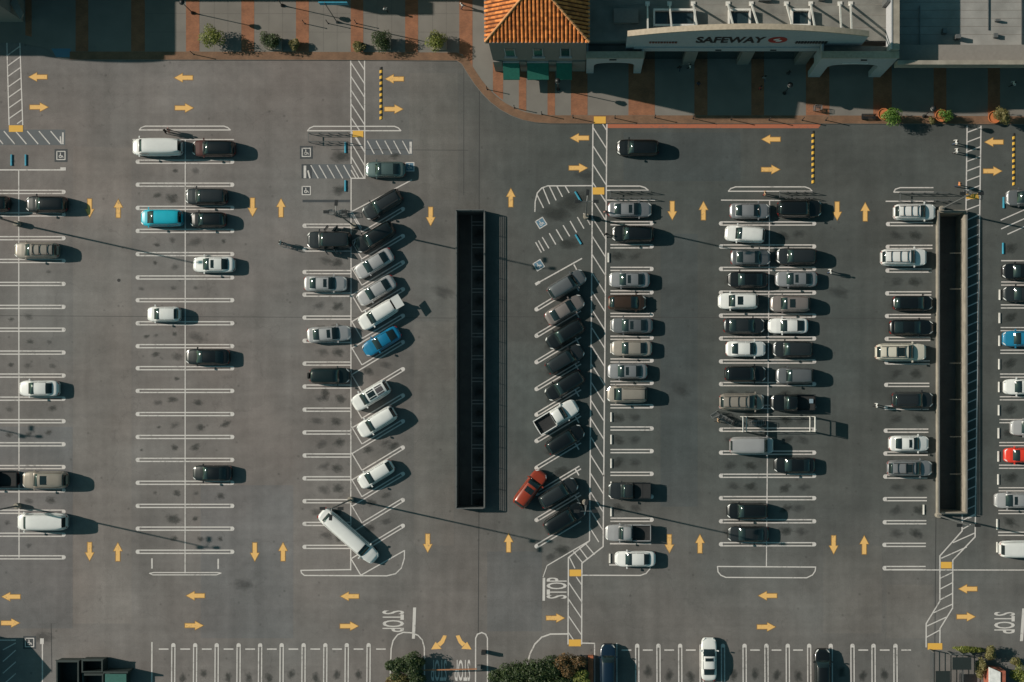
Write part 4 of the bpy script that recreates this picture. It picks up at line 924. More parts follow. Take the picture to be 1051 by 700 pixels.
COL = {'white': paint('white', (.70, .70, .68)), 'cream': paint('cream', (.60, .56, .47)), 'silver': paint('silver', (.27, .272, .28), .35), 'pale silver': paint('pale_silver', (.43, .42, .42), .3), 'grey': paint('grey', (.16, .165, .17), .4), 'blue-grey': paint('blue_grey', (.20, .22, .25), .4),
       'dark grey': paint('dark_grey', (.032, .036, .038), .4), 'black': paint('black', (.005, .006, .0065)), 'beige': paint('beige', (.31, .275, .235), .2), 'tan': paint('tan', (.33, .285, .235), .3), 'brown': paint('brown', (.06, .035, .022), .3), 'taupe': paint('taupe', (.24, .205, .19), .3),
       'turquoise': paint('turquoise', (.015, .40, .52)), 'bright blue': paint('bright_blue', (.006, .15, .29)), 'navy blue': paint('navy', (.005, .016, .034)), 'sky blue': paint('sky_blue', (.012, .17, .30)), 'red': paint('red', (.70, .045, .022)), 'rust-red': paint('rust_red', (.27, .038, .015)), 'green-grey': paint('green_grey', (.10, .145, .14), .4),
       'dark green': paint('dark_green', (.007, .014, .014)), 'red-sheen': paint('red-sheen', (.07, .02, .015))}  # last paint: black body, its reddish reflection put into the colour
LEN = {k: v[0]*S for k, v in SPEC.items()}
KINDW = {'sedan': 'sedan', 'coupe': 'coupe', 'hatch': 'hatchback', 'suv': 'SUV', 'bigsuv': 'large SUV', 'minivan': 'minivan', 'van': 'van', 'pickup': 'pickup truck', 'limo': 'stretch limousine'}
def car(kind, colour, px, py, ang, label, extras=(), length=None, roofcol=None, group='parked cars'):
    if kind not in TEMPL: make_template(kind)
    parts, surf, top, D, ex = TEMPL[kind]
    k = 1.0048; gx, gy = NX+(px-NX)/k, NY+(py-NY)/k
    root = empty('parked_car' if group == 'parked cars' else 'moving_car', G(gx, gy, 0.012), -math.radians(ang))
    if kind == 'limo': root.name = 'stretch_limousine'
    if kind == 'pickup': root.name = 'pickup_truck'
    if kind == 'van': root.name = 'parked_van'
    if length: root.scale = (length/LEN[kind], 1, 1)
    pm = COL[colour]
    for name, me, key, w in parts:
        o = link(name, me, root)
        if key == 'paint':
            o.material_slots[0].link = 'OBJECT'; o.material_slots[0].material = COL[roofcol] if (roofcol and name == 'cabin') else pm
        if w:
            o.location = w[:3]; o.rotation_euler = (math.pi/2, 0, 0); link('rim', w[3], o)
    for e in extras:
        for name, me in ex[e]:
            o = link(name, me, root)
            if name in ('tailgate', 'door'): o.material_slots[0].link = 'OBJECT'; o.material_slots[0].material = pm
    tag(root, label, {'pickup': 'pickup', 'van': 'van', 'limo': 'limousine'}.get(kind, 'car'), group)
    return root
DESC = {'sunroof': ' with sunroof', 'bigroof': ' with glass roof', 'rails': ' with roof rails', 'rack': ' with roof rack', 'spare': ' with rear spare wheel', 'cover': ' with covered bed', 'load': ' with load', 'hatchopen': ' with open tailgate', 'doors': ' with doors open', 'toolbox': ' with open bed'}
def row(phrase, items, suffix=''):
    for i, it in enumerate(items):
        kind, colour, px, py, ang = it[:5]; ex = it[5] if len(it) > 5 else (); ln = it[6] if len(it) > 6 else None; rc = it[7] if len(it) > 7 else None
        d = DESC[ex[0]] if ex else ''
        o = 'topmost' if i == 0 else (ORD[i]+' from top' if i < len(items)-1 or len(items) < 3 else 'lowest')
        car(kind, colour, px, py, ang, f'{colour} {KINDW[kind]}{d}, {o} {phrase}', ex, ln, rc)
W_, E_ = 180, 0
AD = 180-31          # angled rows: pixel-space heading (y down) toward lower left
row('of column cut by left edge', [('suv', 'black', -11, 209, W_), ('pickup', 'black', -6, 491.5, W_)])
row('in left-edge stall row', [('suv', 'black', 48, 209.6, W_, (), 42), ('suv', 'beige', 37.5, 257, W_, ('rack',), 45), ('sedan', 'white', 40, 398.6, W_, (), 41), ('bigsuv', 'tan', 46.5, 492.5, W_, ('sunroof',), 46), ('van', 'white', 43.5, 535.6, W_, (), 51)])
row('in left half of sparse double row', [('van', 'white', 161.5, 151, W_, (), 51), ('minivan', 'turquoise', 166, 223.6, W_, (), 43), ('hatch', 'white', 168, 322.4, W_, (), 34)])
row('in right half of sparse double row', [('suv', 'red-sheen', 219.5, 152.4, W_, (), 44, 'black'), ('suv', 'dark grey', 211.8, 201.6, W_, (), 43), ('hatch', 'black', 213.5, 225.4, W_, (), 37), ('sedan', 'white', 219.4, 271.4, W_, ('sunroof',), 43), ('sedan', 'black', 213, 366.2, W_, (), 45), ('sedan', 'black', 217.8, 485.6, W_, (), 40)])
row('in stall row left of angled cars', [('bigsuv', 'dark grey', 338, 246.4, W_, ('doors',), 45), ('sedan', 'pale silver', 334, 291, E_, ('sunroof',), 44), ('sedan', 'pale silver', 337.6, 342.8, -4, ('sunroof',), 45), ('suv', 'dark green', 338.6, 385.6, E_, ('spare',), 41)])
row('in angled row left of light well', [('sedan', 'green-grey', 395.5, 174, W_, (), 41), ('suv', 'dark grey', 392.6, 210, AD, ('rails',), 43), ('suv', 'black', 384.5, 243.4, AD, (), 44), ('sedan', 'pale silver', 384, 270.4, AD, (), 43), ('sedan', 'pale silver', 386.2, 298.2, AD, (), 43), ('suv', 'white', 388, 322.8, AD, ('hatchopen',), 43), ('coupe', 'bright blue', 391.6, 350.4, AD, (), 42), ('suv', 'white', 380.6, 405.8, AD, ('bigroof',), 42), ('suv', 'white', 386.8, 433, AD, (), 43), ('hatch', 'white', 385.8, 486.8, AD, (), 40)])
car('limo', 'white', 357.6, 550, 41.3, 'long white stretch limousine parked diagonally across the stalls below the angled row', (), 74.5)
AE = -31
row('in angled row right of light well', [('suv', 'grey', 581.8, 292, AE, (), 42), ('sedan', 'taupe', 579.6, 317.8, AE, (), 43), ('suv', 'black', 580, 343, 180+AE, (), 42), ('suv', 'dark grey', 579.8, 368.6, AE, (), 42), ('suv', 'black', 579.6, 395.6, 180+AE, (), 43), ('pickup', 'white', 571.4, 427.4, AE, ('toolbox',) if False else (), 48), ('suv', 'black', 580, 451.2, AE, (), 42), ('suv', 'dark grey', 573, 505.8, AE, (), 43), ('bigsuv', 'black', 579.4, 532, AE, (), 45)])
car('suv', 'rust-red', 544.2, 501.6, -53, 'rust-red SUV with sunroof backing out of the angled row beside the light well', ('sunroof',), 43)
row('in column beside middle walkway', [('sedan', 'silver', 646.4, 215, E_, ('sunroof',), 45), ('suv', 'black', 649.5, 240, W_, (), 43), ('sedan', 'silver', 646, 287, W_, ('sunroof',), 42), ('hatch', 'brown', 643.8, 310.4, E_, (), 39), ('sedan', 'grey', 648.6, 334, W_, ('sunroof',), 43), ('sedan', 'beige', 648.4, 357.4, W_, (), 42), ('sedan', 'silver', 644, 381, W_, ('sunroof',), 41), ('minivan', 'beige', 643.6, 404.6, W_, ('rails',), 41), ('pickup', 'dark grey', 646.2, 503.6, W_, ('cover',), 44), ('pickup', 'pale silver', 644.6, 546.8, W_, (), 47), ('sedan', 'white', 652, 573.6, W_, (), 42)])
row('in left half of crowded double row', [('sedan', 'silver', 769.4, 216.4, E_, (), 41), ('suv', 'white', 764.6, 240.4, 184, (), 41), ('sedan', 'grey', 770.4, 264.2, E_, (), 41), ('sedan', 'black', 767.4, 287, W_, (), 41), ('suv', 'white', 757.6, 309, W_, ('sunroof',), 41), ('sedan', 'dark grey', 763.6, 334.2, E_, (), 42), ('sedan', 'white', 765.4, 358, E_, (), 41), ('suv', 'black', 765, 383.6, E_, (), 42), ('minivan', 'beige', 761.4, 412.4, E_, ('rack',), 46), ('van', 'pale silver', 771.4, 457.2, E_, (), 45), ('suv', 'black', 767, 524.4, W_, (), 42), ('sedan', 'dark grey', 768, 548.2, W_, (), 42)])
row('in right half of crowded double row', [('bigsuv', 'black', 820.4, 214.2, E_, (), 45), ('suv', 'dark grey', 817.4, 263, W_, (), 41), ('sedan', 'silver', 817.4, 286.4, W_, ('sunroof',), 43), ('suv', 'taupe', 811, 311.8, W_, ('sunroof',), 41), ('coupe', 'white', 809, 334.4, W_, (), 41), ('suv', 'dark grey', 813.6, 358.4, W_, (), 41), ('suv', 'grey', 815.6, 385.6, W_, (), 38), ('pickup', 'black', 814, 413.4, W_, ('load',), 46), ('sedan', 'black', 815.4, 477.4, W_, (), 42)])
row('in row beside right light well', [('suv', 'white', 938.8, 217.6, E_, ('rack',), 43), ('bigsuv', 'white', 927.6, 264.2, E_, ('rack',), 47), ('hatch', 'black', 937, 311, E_, (), 41), ('coupe', 'black', 935.4, 336, E_, (), 45), ('bigsuv', 'cream', 924.6, 361.4, E_, ('rack', 'sunroof'), 52), ('suv', 'dark grey', 936.4, 410.4, E_, ('rails',), 42), ('sedan', 'white', 933, 455.2, E_, ('sunroof',), 41), ('suv', 'silver', 933.6, 480.4, E_, ('sunroof', 'rack'), 46)])
row('in row cut by right edge', [('suv', 'grey', 1053, 203, W_, ()), ('sedan', 'black', 1049.6, 278.4, W_, ()), ('sedan', 'dark grey', 1050.4, 301.6, W_, ()), ('sedan', 'sky blue', 1050, 347.6, W_, ()), ('sedan', 'white', 1051, 397, W_, ('sunroof',)), ('sedan', 'pale silver', 1058, 439, W_, ()), ('hatch', 'red', 1048.6, 467.2, W_, ()), ('sedan', 'pale silver', 1041.6, 513.6, W_, ('sunroof',)), ('van', 'white', 1052, 563.6, E_, (), 52)])
car('suv', 'navy blue', 624, 683, -90, 'navy blue SUV in the bottom stalls beside the brick planter', (), 44)
car('sedan', 'white', 727.6, 676.6, -90, 'white sedan with sunroof standing alone in the bottom stalls', ('sunroof',), 44)
car('suv', 'black', 844, 688, -90, 'black SUV in the bottom stalls toward the right', (), 44)
car('suv', 'black', 654.6, 151.6, W_, 'black SUV driving left past the supermarket front with headlights shining', (), 43, group='moving cars')

# ------------------------------------------------------------------ lot lamp posts
def lamp_post(px, py, label, zt=13.2, heads=((-1, 0), (1, 0), (.1, 1)), group='tall lot lamp posts'):
    r = empty('lamp_post', G(px, py, 0))
    b = MB(); b.lathe([(.33, 0), (.33, .85), (.30, .9), (.1, .9)], n=14); b.build('concrete_base', PARAP, r, 40)
    b = MB(); b.bar((0, 0, .9), (0, 0, zt), .22, sides=8, w2=.13); b.build('pole', STEEL, r, 50)
    for hx, hy in heads:
        b = MB(); b.bar((0, 0, zt-.1), (hx*.62, hy*.62, zt), .08, sides=6); a = b.build('arm', STEEL, r)
        b = MB(); ang = math.atan2(hy, hx); b.box((hx*.98, hy*.98, zt+.02), (.62, .34, .14), rot=ang); hd = b.build('lamp_head', DKSTEEL, r)
        b = MB(); b.box((hx*.98, hy*.98, zt-.075), (.46, .26, .03), rot=ang); b.build('lens', LENS, hd)
    return tag(r, label, 'lamp post', group)
lamp_post(19.3, 230, 'tall lamp post in upper part of left-edge stall row'); lamp_post(19.3, 519, 'tall lamp post beside white van in left-edge stall row')
lamp_post(364, 232.4, 'tall triple-head lamp post among upper angled cars left of light well'); lamp_post(360.5, 512.5, 'tall lamp post beside tail of white limousine', heads=((-1, 0), (1, 0), (-.1, -1)))
lamp_post(601.5, 222.5, 'tall lamp post on upper hatched walkway beside blue wheel stops'); lamp_post(600.4, 515, 'tall lamp post beside black SUV low in right angled row')
lamp_post(962, 528.4, 'tall double-head lamp post at lower corner of right light well', heads=((-1, 0), (1, 0))); lamp_post(965, 215, 'tall double-head lamp post at upper corner of right light well', heads=((-1, .0), (1, 0)))
def globe_lamp(px, py, label):
    r = empty('globe_lamp', G(px, py, .13)); b = MB(); b.lathe([(.22, 0), (.2, .15), (.09, .3), (.05, .8), (.045, 4.0)], n=10); b.build('pole', DKSTEEL, r, 50)
    b = MB(); b.lathe([(.08, 4.0), (.2, 4.08), (.29, 4.3), (.26, 4.5), (.12, 4.62)], n=14); b.build('globe', LENS, r, 60); b = MB(); b.lathe([(.32, 4.52), (.3, 4.58), (.1, 4.75)], n=14); b.build('cap', DKSTEEL, r, 60)
    return tag(r, label, 'street lamp', 'sidewalk globe lamps')
globe_lamp(198, 13.6, 'slim globe lamp on first sunlit brick band at upper left'); globe_lamp(573, 92, 'slim globe lamp on sidewalk in front of tower awnings'); globe_lamp(805, 96, 'slim globe lamp on shaded sidewalk before supermarket')
globe_lamp(948, 119.5, 'slim globe lamp between terracotta pots at upper right'); globe_lamp(290, 6, 'slim globe lamp near blue banner pole')
BO = [(500, 92, 'first from left along curved sidewalk edge'), (528, 111, 'second along curved sidewalk edge'), (556, 117.5, 'third along curved sidewalk edge'), (588, 121, 'just left of middle crosswalk pad'), (631, 121.5, 'just right of middle crosswalk pad'), (672, 121, 'below gap between tower and supermarket sign'), (711, 122, 'before second supermarket pillar'), (750, 123, 'below middle of supermarket sign'), (789, 123.4, 'below emblem sign'), (823, 123.6, 'before right porch, left of two'), (847, 123.6, 'before right porch, right of two'), (199, 56, 'on first sunlit brick band at left'), (313, 24.6, 'left of blue banner pole'), (337, 24.4, 'below blue banner'), (366, 24.4, 'right of blue banner on brick band')]
for x, y, t_ in BO:
    b = MB(); b.lathe([(.09, 0), (.09, .04), (.045, .06), (.045, 1.45), (.065, 1.47), (.065, 1.53), (.02, 1.56)], n=10); o = b.build('bollard', DKSTEEL, None, 50, G(x, y, .14)); tag(o, 'thin dark bollard '+t_, 'bollard', 'thin bollards along the sidewalk')
r = tag(empty('bench', G(890.5, 121, .13)), 'dark metal bench left of biggest terracotta pot', 'bench')
for y in (-.2, -.07, .06, .19): b = MB(); b.box((0, y, .45), (1.7, .09, .03)); b.build('slat', DKSTEEL, r)
for x in (-.7, .7): b = MB(); b.box((x, 0, .22), (.06, .5, .44)); b.build('leg', DKSTEEL, r)
b = MB(); b.box((0, .27, .7), (1.7, .04, .35)); b.build('backrest', DKSTEEL, r)
lamp_post(-163, 405, 'tall lamp post beyond left edge, seen only by its shade')
# banner pole
r = tag(empty('banner_pole', G(346, 23, .13)), 'tall pole with blue banner at the photo top edge', 'banner'); b = MB(); b.lathe([(.2, 0), (.12, .3), (.06, .5), (.05, 8.2)], n=10); b.build('pole', STEEL, r, 50)
b = MB(); b.box((.9, .12, 7.5), (3.2, .06, 1.2)); b.box((.9, .05, 8.1), (3.3, .06, .06)); b.build('banner', BSTOP, r)

# ------------------------------------------------------------------ wheel stops
def wheel_stop(px, py, L, ang, m, label, group):
    b = MB(); l = L/S/2; w = .11
    prof = [(-w, 0), (-w, .07), (-w*.55, .13), (w*.55, .13), (w, .07), (w, 0)]
    for (y0, z0), (y1, z1) in zip(prof, prof[1:]): b.poly([(-l, y0, z0), (-l, y1, z1), (l, y1, z1), (l, y0, z0)][::-1])
    b.poly([(-l, y, z) for y, z in prof]); b.poly([(l, y, z) for y, z in prof][::-1])
    o = b.build('wheel_stop', m); o.location = G(px, py, .014); o.rotation_euler = (0, 0, -math.radians(ang)); return tag(o, label, 'wheel stop', group)
for px, py, a, t in ((12, 164.4, 90, 'left one of pair at left edge'), (26.6, 164.4, 90, 'right one of pair at left edge'), (354.6, 151.4, 90, 'above hatched bay near left crosswalk'), (354.6, 190.8, 90, 'below hatched bay near left crosswalk'), (593.2, 201.6, 59, 'slanted, upper of two by middle walkway'), (593.6, 245.6, 59, 'slanted, lower of two by middle walkway'), (1030, 208, 90, 'upper of two by right-edge bays'), (1029.4, 255, 90, 'lower of two by right-edge bays')):
    wheel_stop(px, py, 11.4, a, BSTOP, 'blue wheel stop '+t, 'blue wheel stops')
gs = [264.5, 287, 310.5, 334, 357.5, 381, 404.5, 428, 451, 475.5, 499, 525, 546, 573]
for i, y in enumerate(gs): wheel_stop(624.6 if i == 0 else (627.4 if y < 540 else 626), y, 9.6, 90, WSTOP, f'white concrete wheel stop, {ORD[i]} in column beside middle walkway', 'white wheel stops')
ks = [302.6, 326.4, 349.8, 373.8, 397.2, 421, 444.6, 468.4, 492, 538, 561.6]
for i, y in enumerate(ks): wheel_stop(1026-(y-300)*.008 if y < 520 else 1023.4, y, 10.6, 90, WSTOP, f'white concrete wheel stop, {ORD[i]} in right-edge stall row', 'white wheel stops')
wheel_stop(948, 523, 10, 90, WSTOP, 'white concrete wheel stop against foot of right light well', 'white wheel stops')

# ------------------------------------------------------------------ striped speed bumps
YB_, KB_ = mat('bump_yellow', (.72, .42, .05), .7), mat('bump_black', (.025, .024, .022), .8)
def bump(px, y0, y1, label):
    b = MB(); a, c = G(px, y1), G(px, y0); L = c.y-a.y; n = int(L/.33); hw = .165; segs = 5
    for i in range(n):
        ya, yb = a.y+L*i/n, a.y+L*(i+1)/n; sh = .12
        pr = [(-hw*math.cos(math.pi*k/segs), .075*math.sin(math.pi*k/segs)+.0) for k in range(segs+1)]
        for k in range(segs):
            (x0, z0), (x1, z1) = pr[k], pr[k+1]; s0, s1 = sh*(k/segs-.5), sh*((k+1)/segs-.5)
            b.poly([(a.x+x0, ya+s0, z0), (a.x+x1, ya+s1, z1), (a.x+x1, yb+s1, z1), (a.x+x0, yb+s0, z0)][::-1], i % 2)
    o = b.build('speed_bump', [YB_, KB_]); o.location.z = .004; return tag(o, label, 'speed bump', 'striped speed bumps')
bump(391, 69, 122.5, 'yellow and black striped speed bump near left crosswalk'); bump(834.4, 134.5, 188, 'yellow and black striped speed bump below supermarket porch'); bump(1040.4, 137, 190, 'yellow and black striped speed bump near right edge')

# ------------------------------------------------------------------ shopping carts and corrals
def cart_mesh():
    fb, bb, ub = MB(), MB(), MB(); w0, w1 = .22, .30
    for i in range(6):
        t = i/5; z = .52+.42*t; x0, x1 = -.38+.02*t, .42+.08*t; ww = w0+.06*t
        for s in (-1, 1): bb.bar((x0, s*(ww+.04*t), z), (x1, s*ww*.82, z), .022)
        bb.bar((x1, -ww*.82, z), (x1, ww*.82, z), .022); bb.bar((x0, -ww, z), (x0, ww, z), .022)
    for i in range(9):
        x = -.36+i*.098; bb.bar((x, -.24, .52), (x, .24, .52), .018)
        for s in (-1, 1): bb.bar((x, s*.22, .52), (x+.02, s*.29, .94), .018)
    for i in range(5): y = -.18+.09*i; bb.bar((-.38, y, .52), (.42, y, .52), .018)
    for s in (-1, 1): fb.bar((-.42, s*.26, .16), (.42, s*.17, .16), .04); fb.bar((-.42, s*.26, .16), (-.5, s*.27, 1.0), .04); fb.bar((-.3, s*.24, .16), (-.3, s*.22, .52), .035)
    fb.bar((-.42, -.26, .16), (-.42, .26, .16), .035)
    ub.bar((-.54, -.28, 1.0), (-.54, .28, 1.0), .05, sides=8)
    wb_ = MB(); wb_.lathe([(.03, -.02), (.06, -.02), (.06, .02), (.03, .02)], n=10); return fb.mesh('frame', [WIREM]), bb.mesh('basket', [WIREM]), ub.mesh('handle', [TRIM]), wb_.mesh('caster', [TYRE])
CART = cart_mesh()
def cart(px, py, ang, label, z=0.012, group='shopping carts'):
    r = empty('shopping_cart', G(px, py, z), -math.radians(ang))
    for nm, me in zip(('frame', 'basket', 'handle'), CART): link(nm, me, r)
    for x, y in ((-.40, .25), (-.40, -.25), (.40, .16), (.40, -.16)): o = link('caster', CART[3], r, (x, y, .06)); o.rotation_euler = (math.pi/2, 0, 0)
    return tag(r, label, 'shopping cart', group)
def corral(x0, x1, y0, y1, label, signs=False):
    r = empty('cart_corral', G((x0+x1)/2, y1, .0)); base = r.location; m = WSTEEL if signs else STEEL
    for y in (y0, y1):
        a, c = G(x0, y)-base, G(x1, y)-base; b = MB()
        for z in (.38, .95): b.bar((a.x, a.y, z), (c.x, c.y, z), .07, sides=6)
        n = 4
        for k in range(n+1): p = a.lerp(c, k/n); b.bar((p.x, p.y, .012), (p.x, p.y, .95), .07, sides=6)
        b.build('side_rail', m, r)
    if signs:
        for x in (x0, x0+4.4, x1-4, x1):
            a, c = G(x, y0)-base, G(x, y1)-base; hgt = 1.6 if x == x0+4.4 or x == x1-4 else 2.5; b = MB()
            for p in (a, c): b.bar((p.x, p.y, .012), (p.x, p.y, hgt), .10, sides=6)
            b.bar((a.x, a.y, hgt), (c.x, c.y, hgt), .12, sides=6); b.build('hoop', WSTEEL, r)
            if hgt > 2: b = MB(); b.box(((a.x+c.x)/2+.07, (a.y+c.y)/2, 2.05), (.05, abs(c.y-a.y)*.92, .8)); b.build('sign_board', WSTEEL, r)
    else:
        a, c = G(x0, y0)-base, G(x0, y1)-base; b = MB(); b.bar((a.x, a.y, .95), (c.x, c.y, .95), .07); b.build('end_rail', m, r)
    return tag(r, label, 'cart corral', 'cart corrals')
corral(760, 833, 427.5, 442.5, 'white cart corral with sign hoops in the crowded double row', True)
corral(318, 358, 137.6, 146.5, 'grey cart corral above accessible bays near left crosswalk'); corral(626, 668, 197, 203.8, 'grey cart corral at head of column right of long hatched walkway'); corral(799, 834, 197.6, 203.4, 'grey cart corral at head of crowded double row'); corral(922, 973, 198.4, 206.2, 'grey cart corral at head of row beside right light well')
corral(312, 358, 219.5, 226.5, 'grey cart corral near triple-head lamp post') if False else None
for i, x in enumerate((741, 744.2, 747.4, 772, 774.6, 777.2, 779.8)): cart(x, 433.5+(i % 2)*1.2 if x > 760 else 428.5+2*i, 180 if x > 760 else 205, f'shopping cart, {["first", "second", "third"][i]} of loose three at corral mouth' if i < 3 else f'shopping cart nested in white corral, {["first", "second", "third", "fourth"][i-3]} from left')
cart(340, 218.4, 180, 'loose shopping cart below accessible bay beside triple-head lamp post'); cart(352, 218.6, 170, 'loose shopping cart nearest stall line beside triple-head lamp post')
cart(295, 253, 20, 'shopping cart pushed by person in lane at left angled rows'); cart(733, 425.6, 150, 'shopping cart outermost left of white corral'); cart(990, 199, 10, 'shopping cart on right crosswalk yellow pad'); cart(838, 112, 0, 'shopping cart on sidewalk below right porch', .13)

# ------------------------------------------------------------------ people
def person_mesh(name, stride):
    J = {'pel': (0, 0, .95), 'wst': (0, 0, 1.08), 'chs': (.01, 0, 1.30), 'nck': (.01, 0, 1.48), 'hd0': (.02, 0, 1.56), 'hd1': (.03, 0, 1.70),
         'hl': (0, .09, .90), 'kl': (stride*.5, .10, .50), 'al': (stride*.55, .10, .09), 'tl': (stride*.55+.17, .11, .04), 'hr': (0, -.09, .90), 'kr': (-stride*.25, -.10, .50), 'ar': (-stride*.8, -.10, .11), 'tr': (-stride*.8+.16, -.11, .05),
         'sl': (0, .17, 1.42), 'el': (-stride*.25, .235, 1.14), 'wl': (-stride*.1+.06, .235, .90), 'fl': (-stride*.08+.08, .235, .80), 'sr': (0, -.17, 1.42), 'er': (stride*.25, -.235, 1.15), 'wr': (stride*.5+.05, -.235, .95), 'fr': (stride*.5+.09, -.235, .86)}
    Rr = {'pel': .15, 'wst': .13, 'chs': .165, 'nck': .06, 'hd0': .085, 'hd1': .095, 'hl': .10, 'kl': .062, 'al': .045, 'tl': .04, 'hr': .10, 'kr': .062, 'ar': .045, 'tr': .04, 'sl': .065, 'el': .048, 'wl': .034, 'fl': .036, 'sr': .065, 'er': .048, 'wr': .034, 'fr': .036}
    Ed = [('pel', 'wst'), ('wst', 'chs'), ('chs', 'nck'), ('nck', 'hd0'), ('hd0', 'hd1'), ('pel', 'hl'), ('hl', 'kl'), ('kl', 'al'), ('al', 'tl'), ('pel', 'hr'), ('hr', 'kr'), ('kr', 'ar'), ('ar', 'tr'), ('chs', 'sl'), ('sl', 'el'), ('el', 'wl'), ('wl', 'fl'), ('chs', 'sr'), ('sr', 'er'), ('er', 'wr'), ('wr', 'fr')]
    ks_ = list(J); me = bpy.data.meshes.new(name); me.from_pydata([J[k] for k in ks_], [(ks_.index(a), ks_.index(c)) for a, c in Ed], [])
    o = bpy.data.objects.new('tmp', me); col.objects.link(o); sk = o.modifiers.new('skin', 'SKIN'); sk.use_smooth_shade = True
    for i, k in enumerate(ks_): me.skin_vertices[0].data[i].radius = (Rr[k], Rr[k]*(1.0 if k not in ('chs', 'wst', 'pel') else 1.15)); me.skin_vertices[0].data[i].use_root = (k == 'pel')
    o.modifiers.new('sub', 'SUBSURF').levels = 1; o.modifiers['sub'].render_levels = 1
    dg = bpy.context.evaluated_depsgraph_get(); out = bpy.data.meshes.new_from_object(o.evaluated_get(dg)); out.name = name; bpy.data.objects.remove(o)
    out.materials.clear()
    for m in (TRIM, TRIM, MATS['skin'], SHOE): out.materials.append(m)
    for p in out.polygons:
        c = p.center; p.use_smooth = True
        if c.z < .11: p.material_index = 3
        elif c.z < .98 and abs(c.y) < .2: p.material_index = 1
        elif c.z > 1.50 or (abs(c.y) > .2 and c.z < .93): p.material_index = 2
        else: p.material_index = 0
    return out
mat('skin', (.42, .26, .19), .6)
PM = [person_mesh('person_body', .28), person_mesh('person_body', .42), person_mesh('person_body', .10)]
b = MB(); b.lathe([(.098, 1.60), (.112, 1.66), (.108, 1.74), (.075, 1.80), (.02, 1.815)], (.012, 0, 0), 12); HAIR = b.mesh('hair', [mat('dark_hair', (.02, .014, .01), .7)], 60)
CL = {k: mat('cloth_'+k.replace(' ', '_'), c, .85) for k, c in {'white': (.62, .62, .6), 'black': (.015, .015, .017), 'navy': (.02, .03, .06), 'orange': (.60, .24, .09), 'grey': (.2, .2, .2), 'denim': (.06, .09, .14), 'tan': (.42, .28, .17), 'pink': (.5, .26, .22), 'red': (.4, .05, .04)}.items()}
def person(px, py, ang, top, bottom, label, pose=0, z=0.012):
    r = empty('person', G(px, py, z), -math.radians(ang)); o = link('body', PM[pose % 3], r); link('hair', HAIR, o)
    for i, m in ((0, CL[top]), (1, CL[bottom])): o.material_slots[i].link = 'OBJECT'; o.material_slots[i].material = m
    return tag(r, label, 'person', 'people on foot')
person(979, 147.6, 180, 'white', 'denim', 'person in white top walking, upper of two left of right crosswalk', 1); person(979.6, 156.4, 180, 'white', 'grey', 'person in white top walking, lower of two left of right crosswalk', 0)
person(982, 190.6, 0, 'orange', 'navy', 'person in orange top beside right crosswalk pad', 1); person(898, 416, 180, 'white', 'black', 'person in white top behind dark SUV near right light well', 0); person(851, 279.4, 180, 'white', 'denim', 'person in white top in lane right of crowded double row', 1)
person(289.6, 250, 20, 'white', 'black', 'person in white top pushing a cart in lane left of angled rows', 0); person(408.6, 311.4, AD, 'tan', 'grey', 'person in tan top at open tailgate of white SUV in angled row', 2); person(176, 135.4, 180, 'pink', 'black', 'person in pink top above white van at upper left', 1); person(172.5, 136.4, 180, 'black', 'black', 'person in dark clothes above white van at upper left', 0)
person(784, 199.6, 180, 'tan', 'red', 'person in tan top at head of crowded double row', 2); person(621.6, 218.6, 90, 'pink', 'grey', 'person in pink top on walkway beside silver sedan', 2); person(621.8, 241.4, 90, 'black', 'grey', 'person in dark top on walkway beside black SUV', 0); person(736, 431.4, 0, 'tan', 'black', 'person in tan top at mouth of white cart corral', 1)
for i, (x, y, t, bt, l) in enumerate(((707.5, 70, 'white', 'black', 'person in white top nearest second pillar under supermarket fascia'), (783.5, 82, 'grey', 'denim', 'person in grey top on shaded sidewalk below emblem sign'), (808, 77, 'black', 'black', 'person in black before supermarket entrance, right side'), (696.5, 72, 'black', 'navy', 'person in black left of second pillar under supermarket fascia'), (1037.5, 88, 'white', 'black', 'person in white top on shaded sidewalk at far upper right'), (716, 88, 'navy', 'black', 'person in navy on shaded brick band before supermarket'), (397, 12, 'white', 'black', 'person in white top in shade near blue banner'), (475, 8, 'white', 'navy', 'person in white top in shade left of tower'), (779, 92, 'red', 'black', 'person in red on shaded brick band below emblem sign'))):
    person(x, y, rnd.uniform(0, 360), t, bt, l, i, .14)

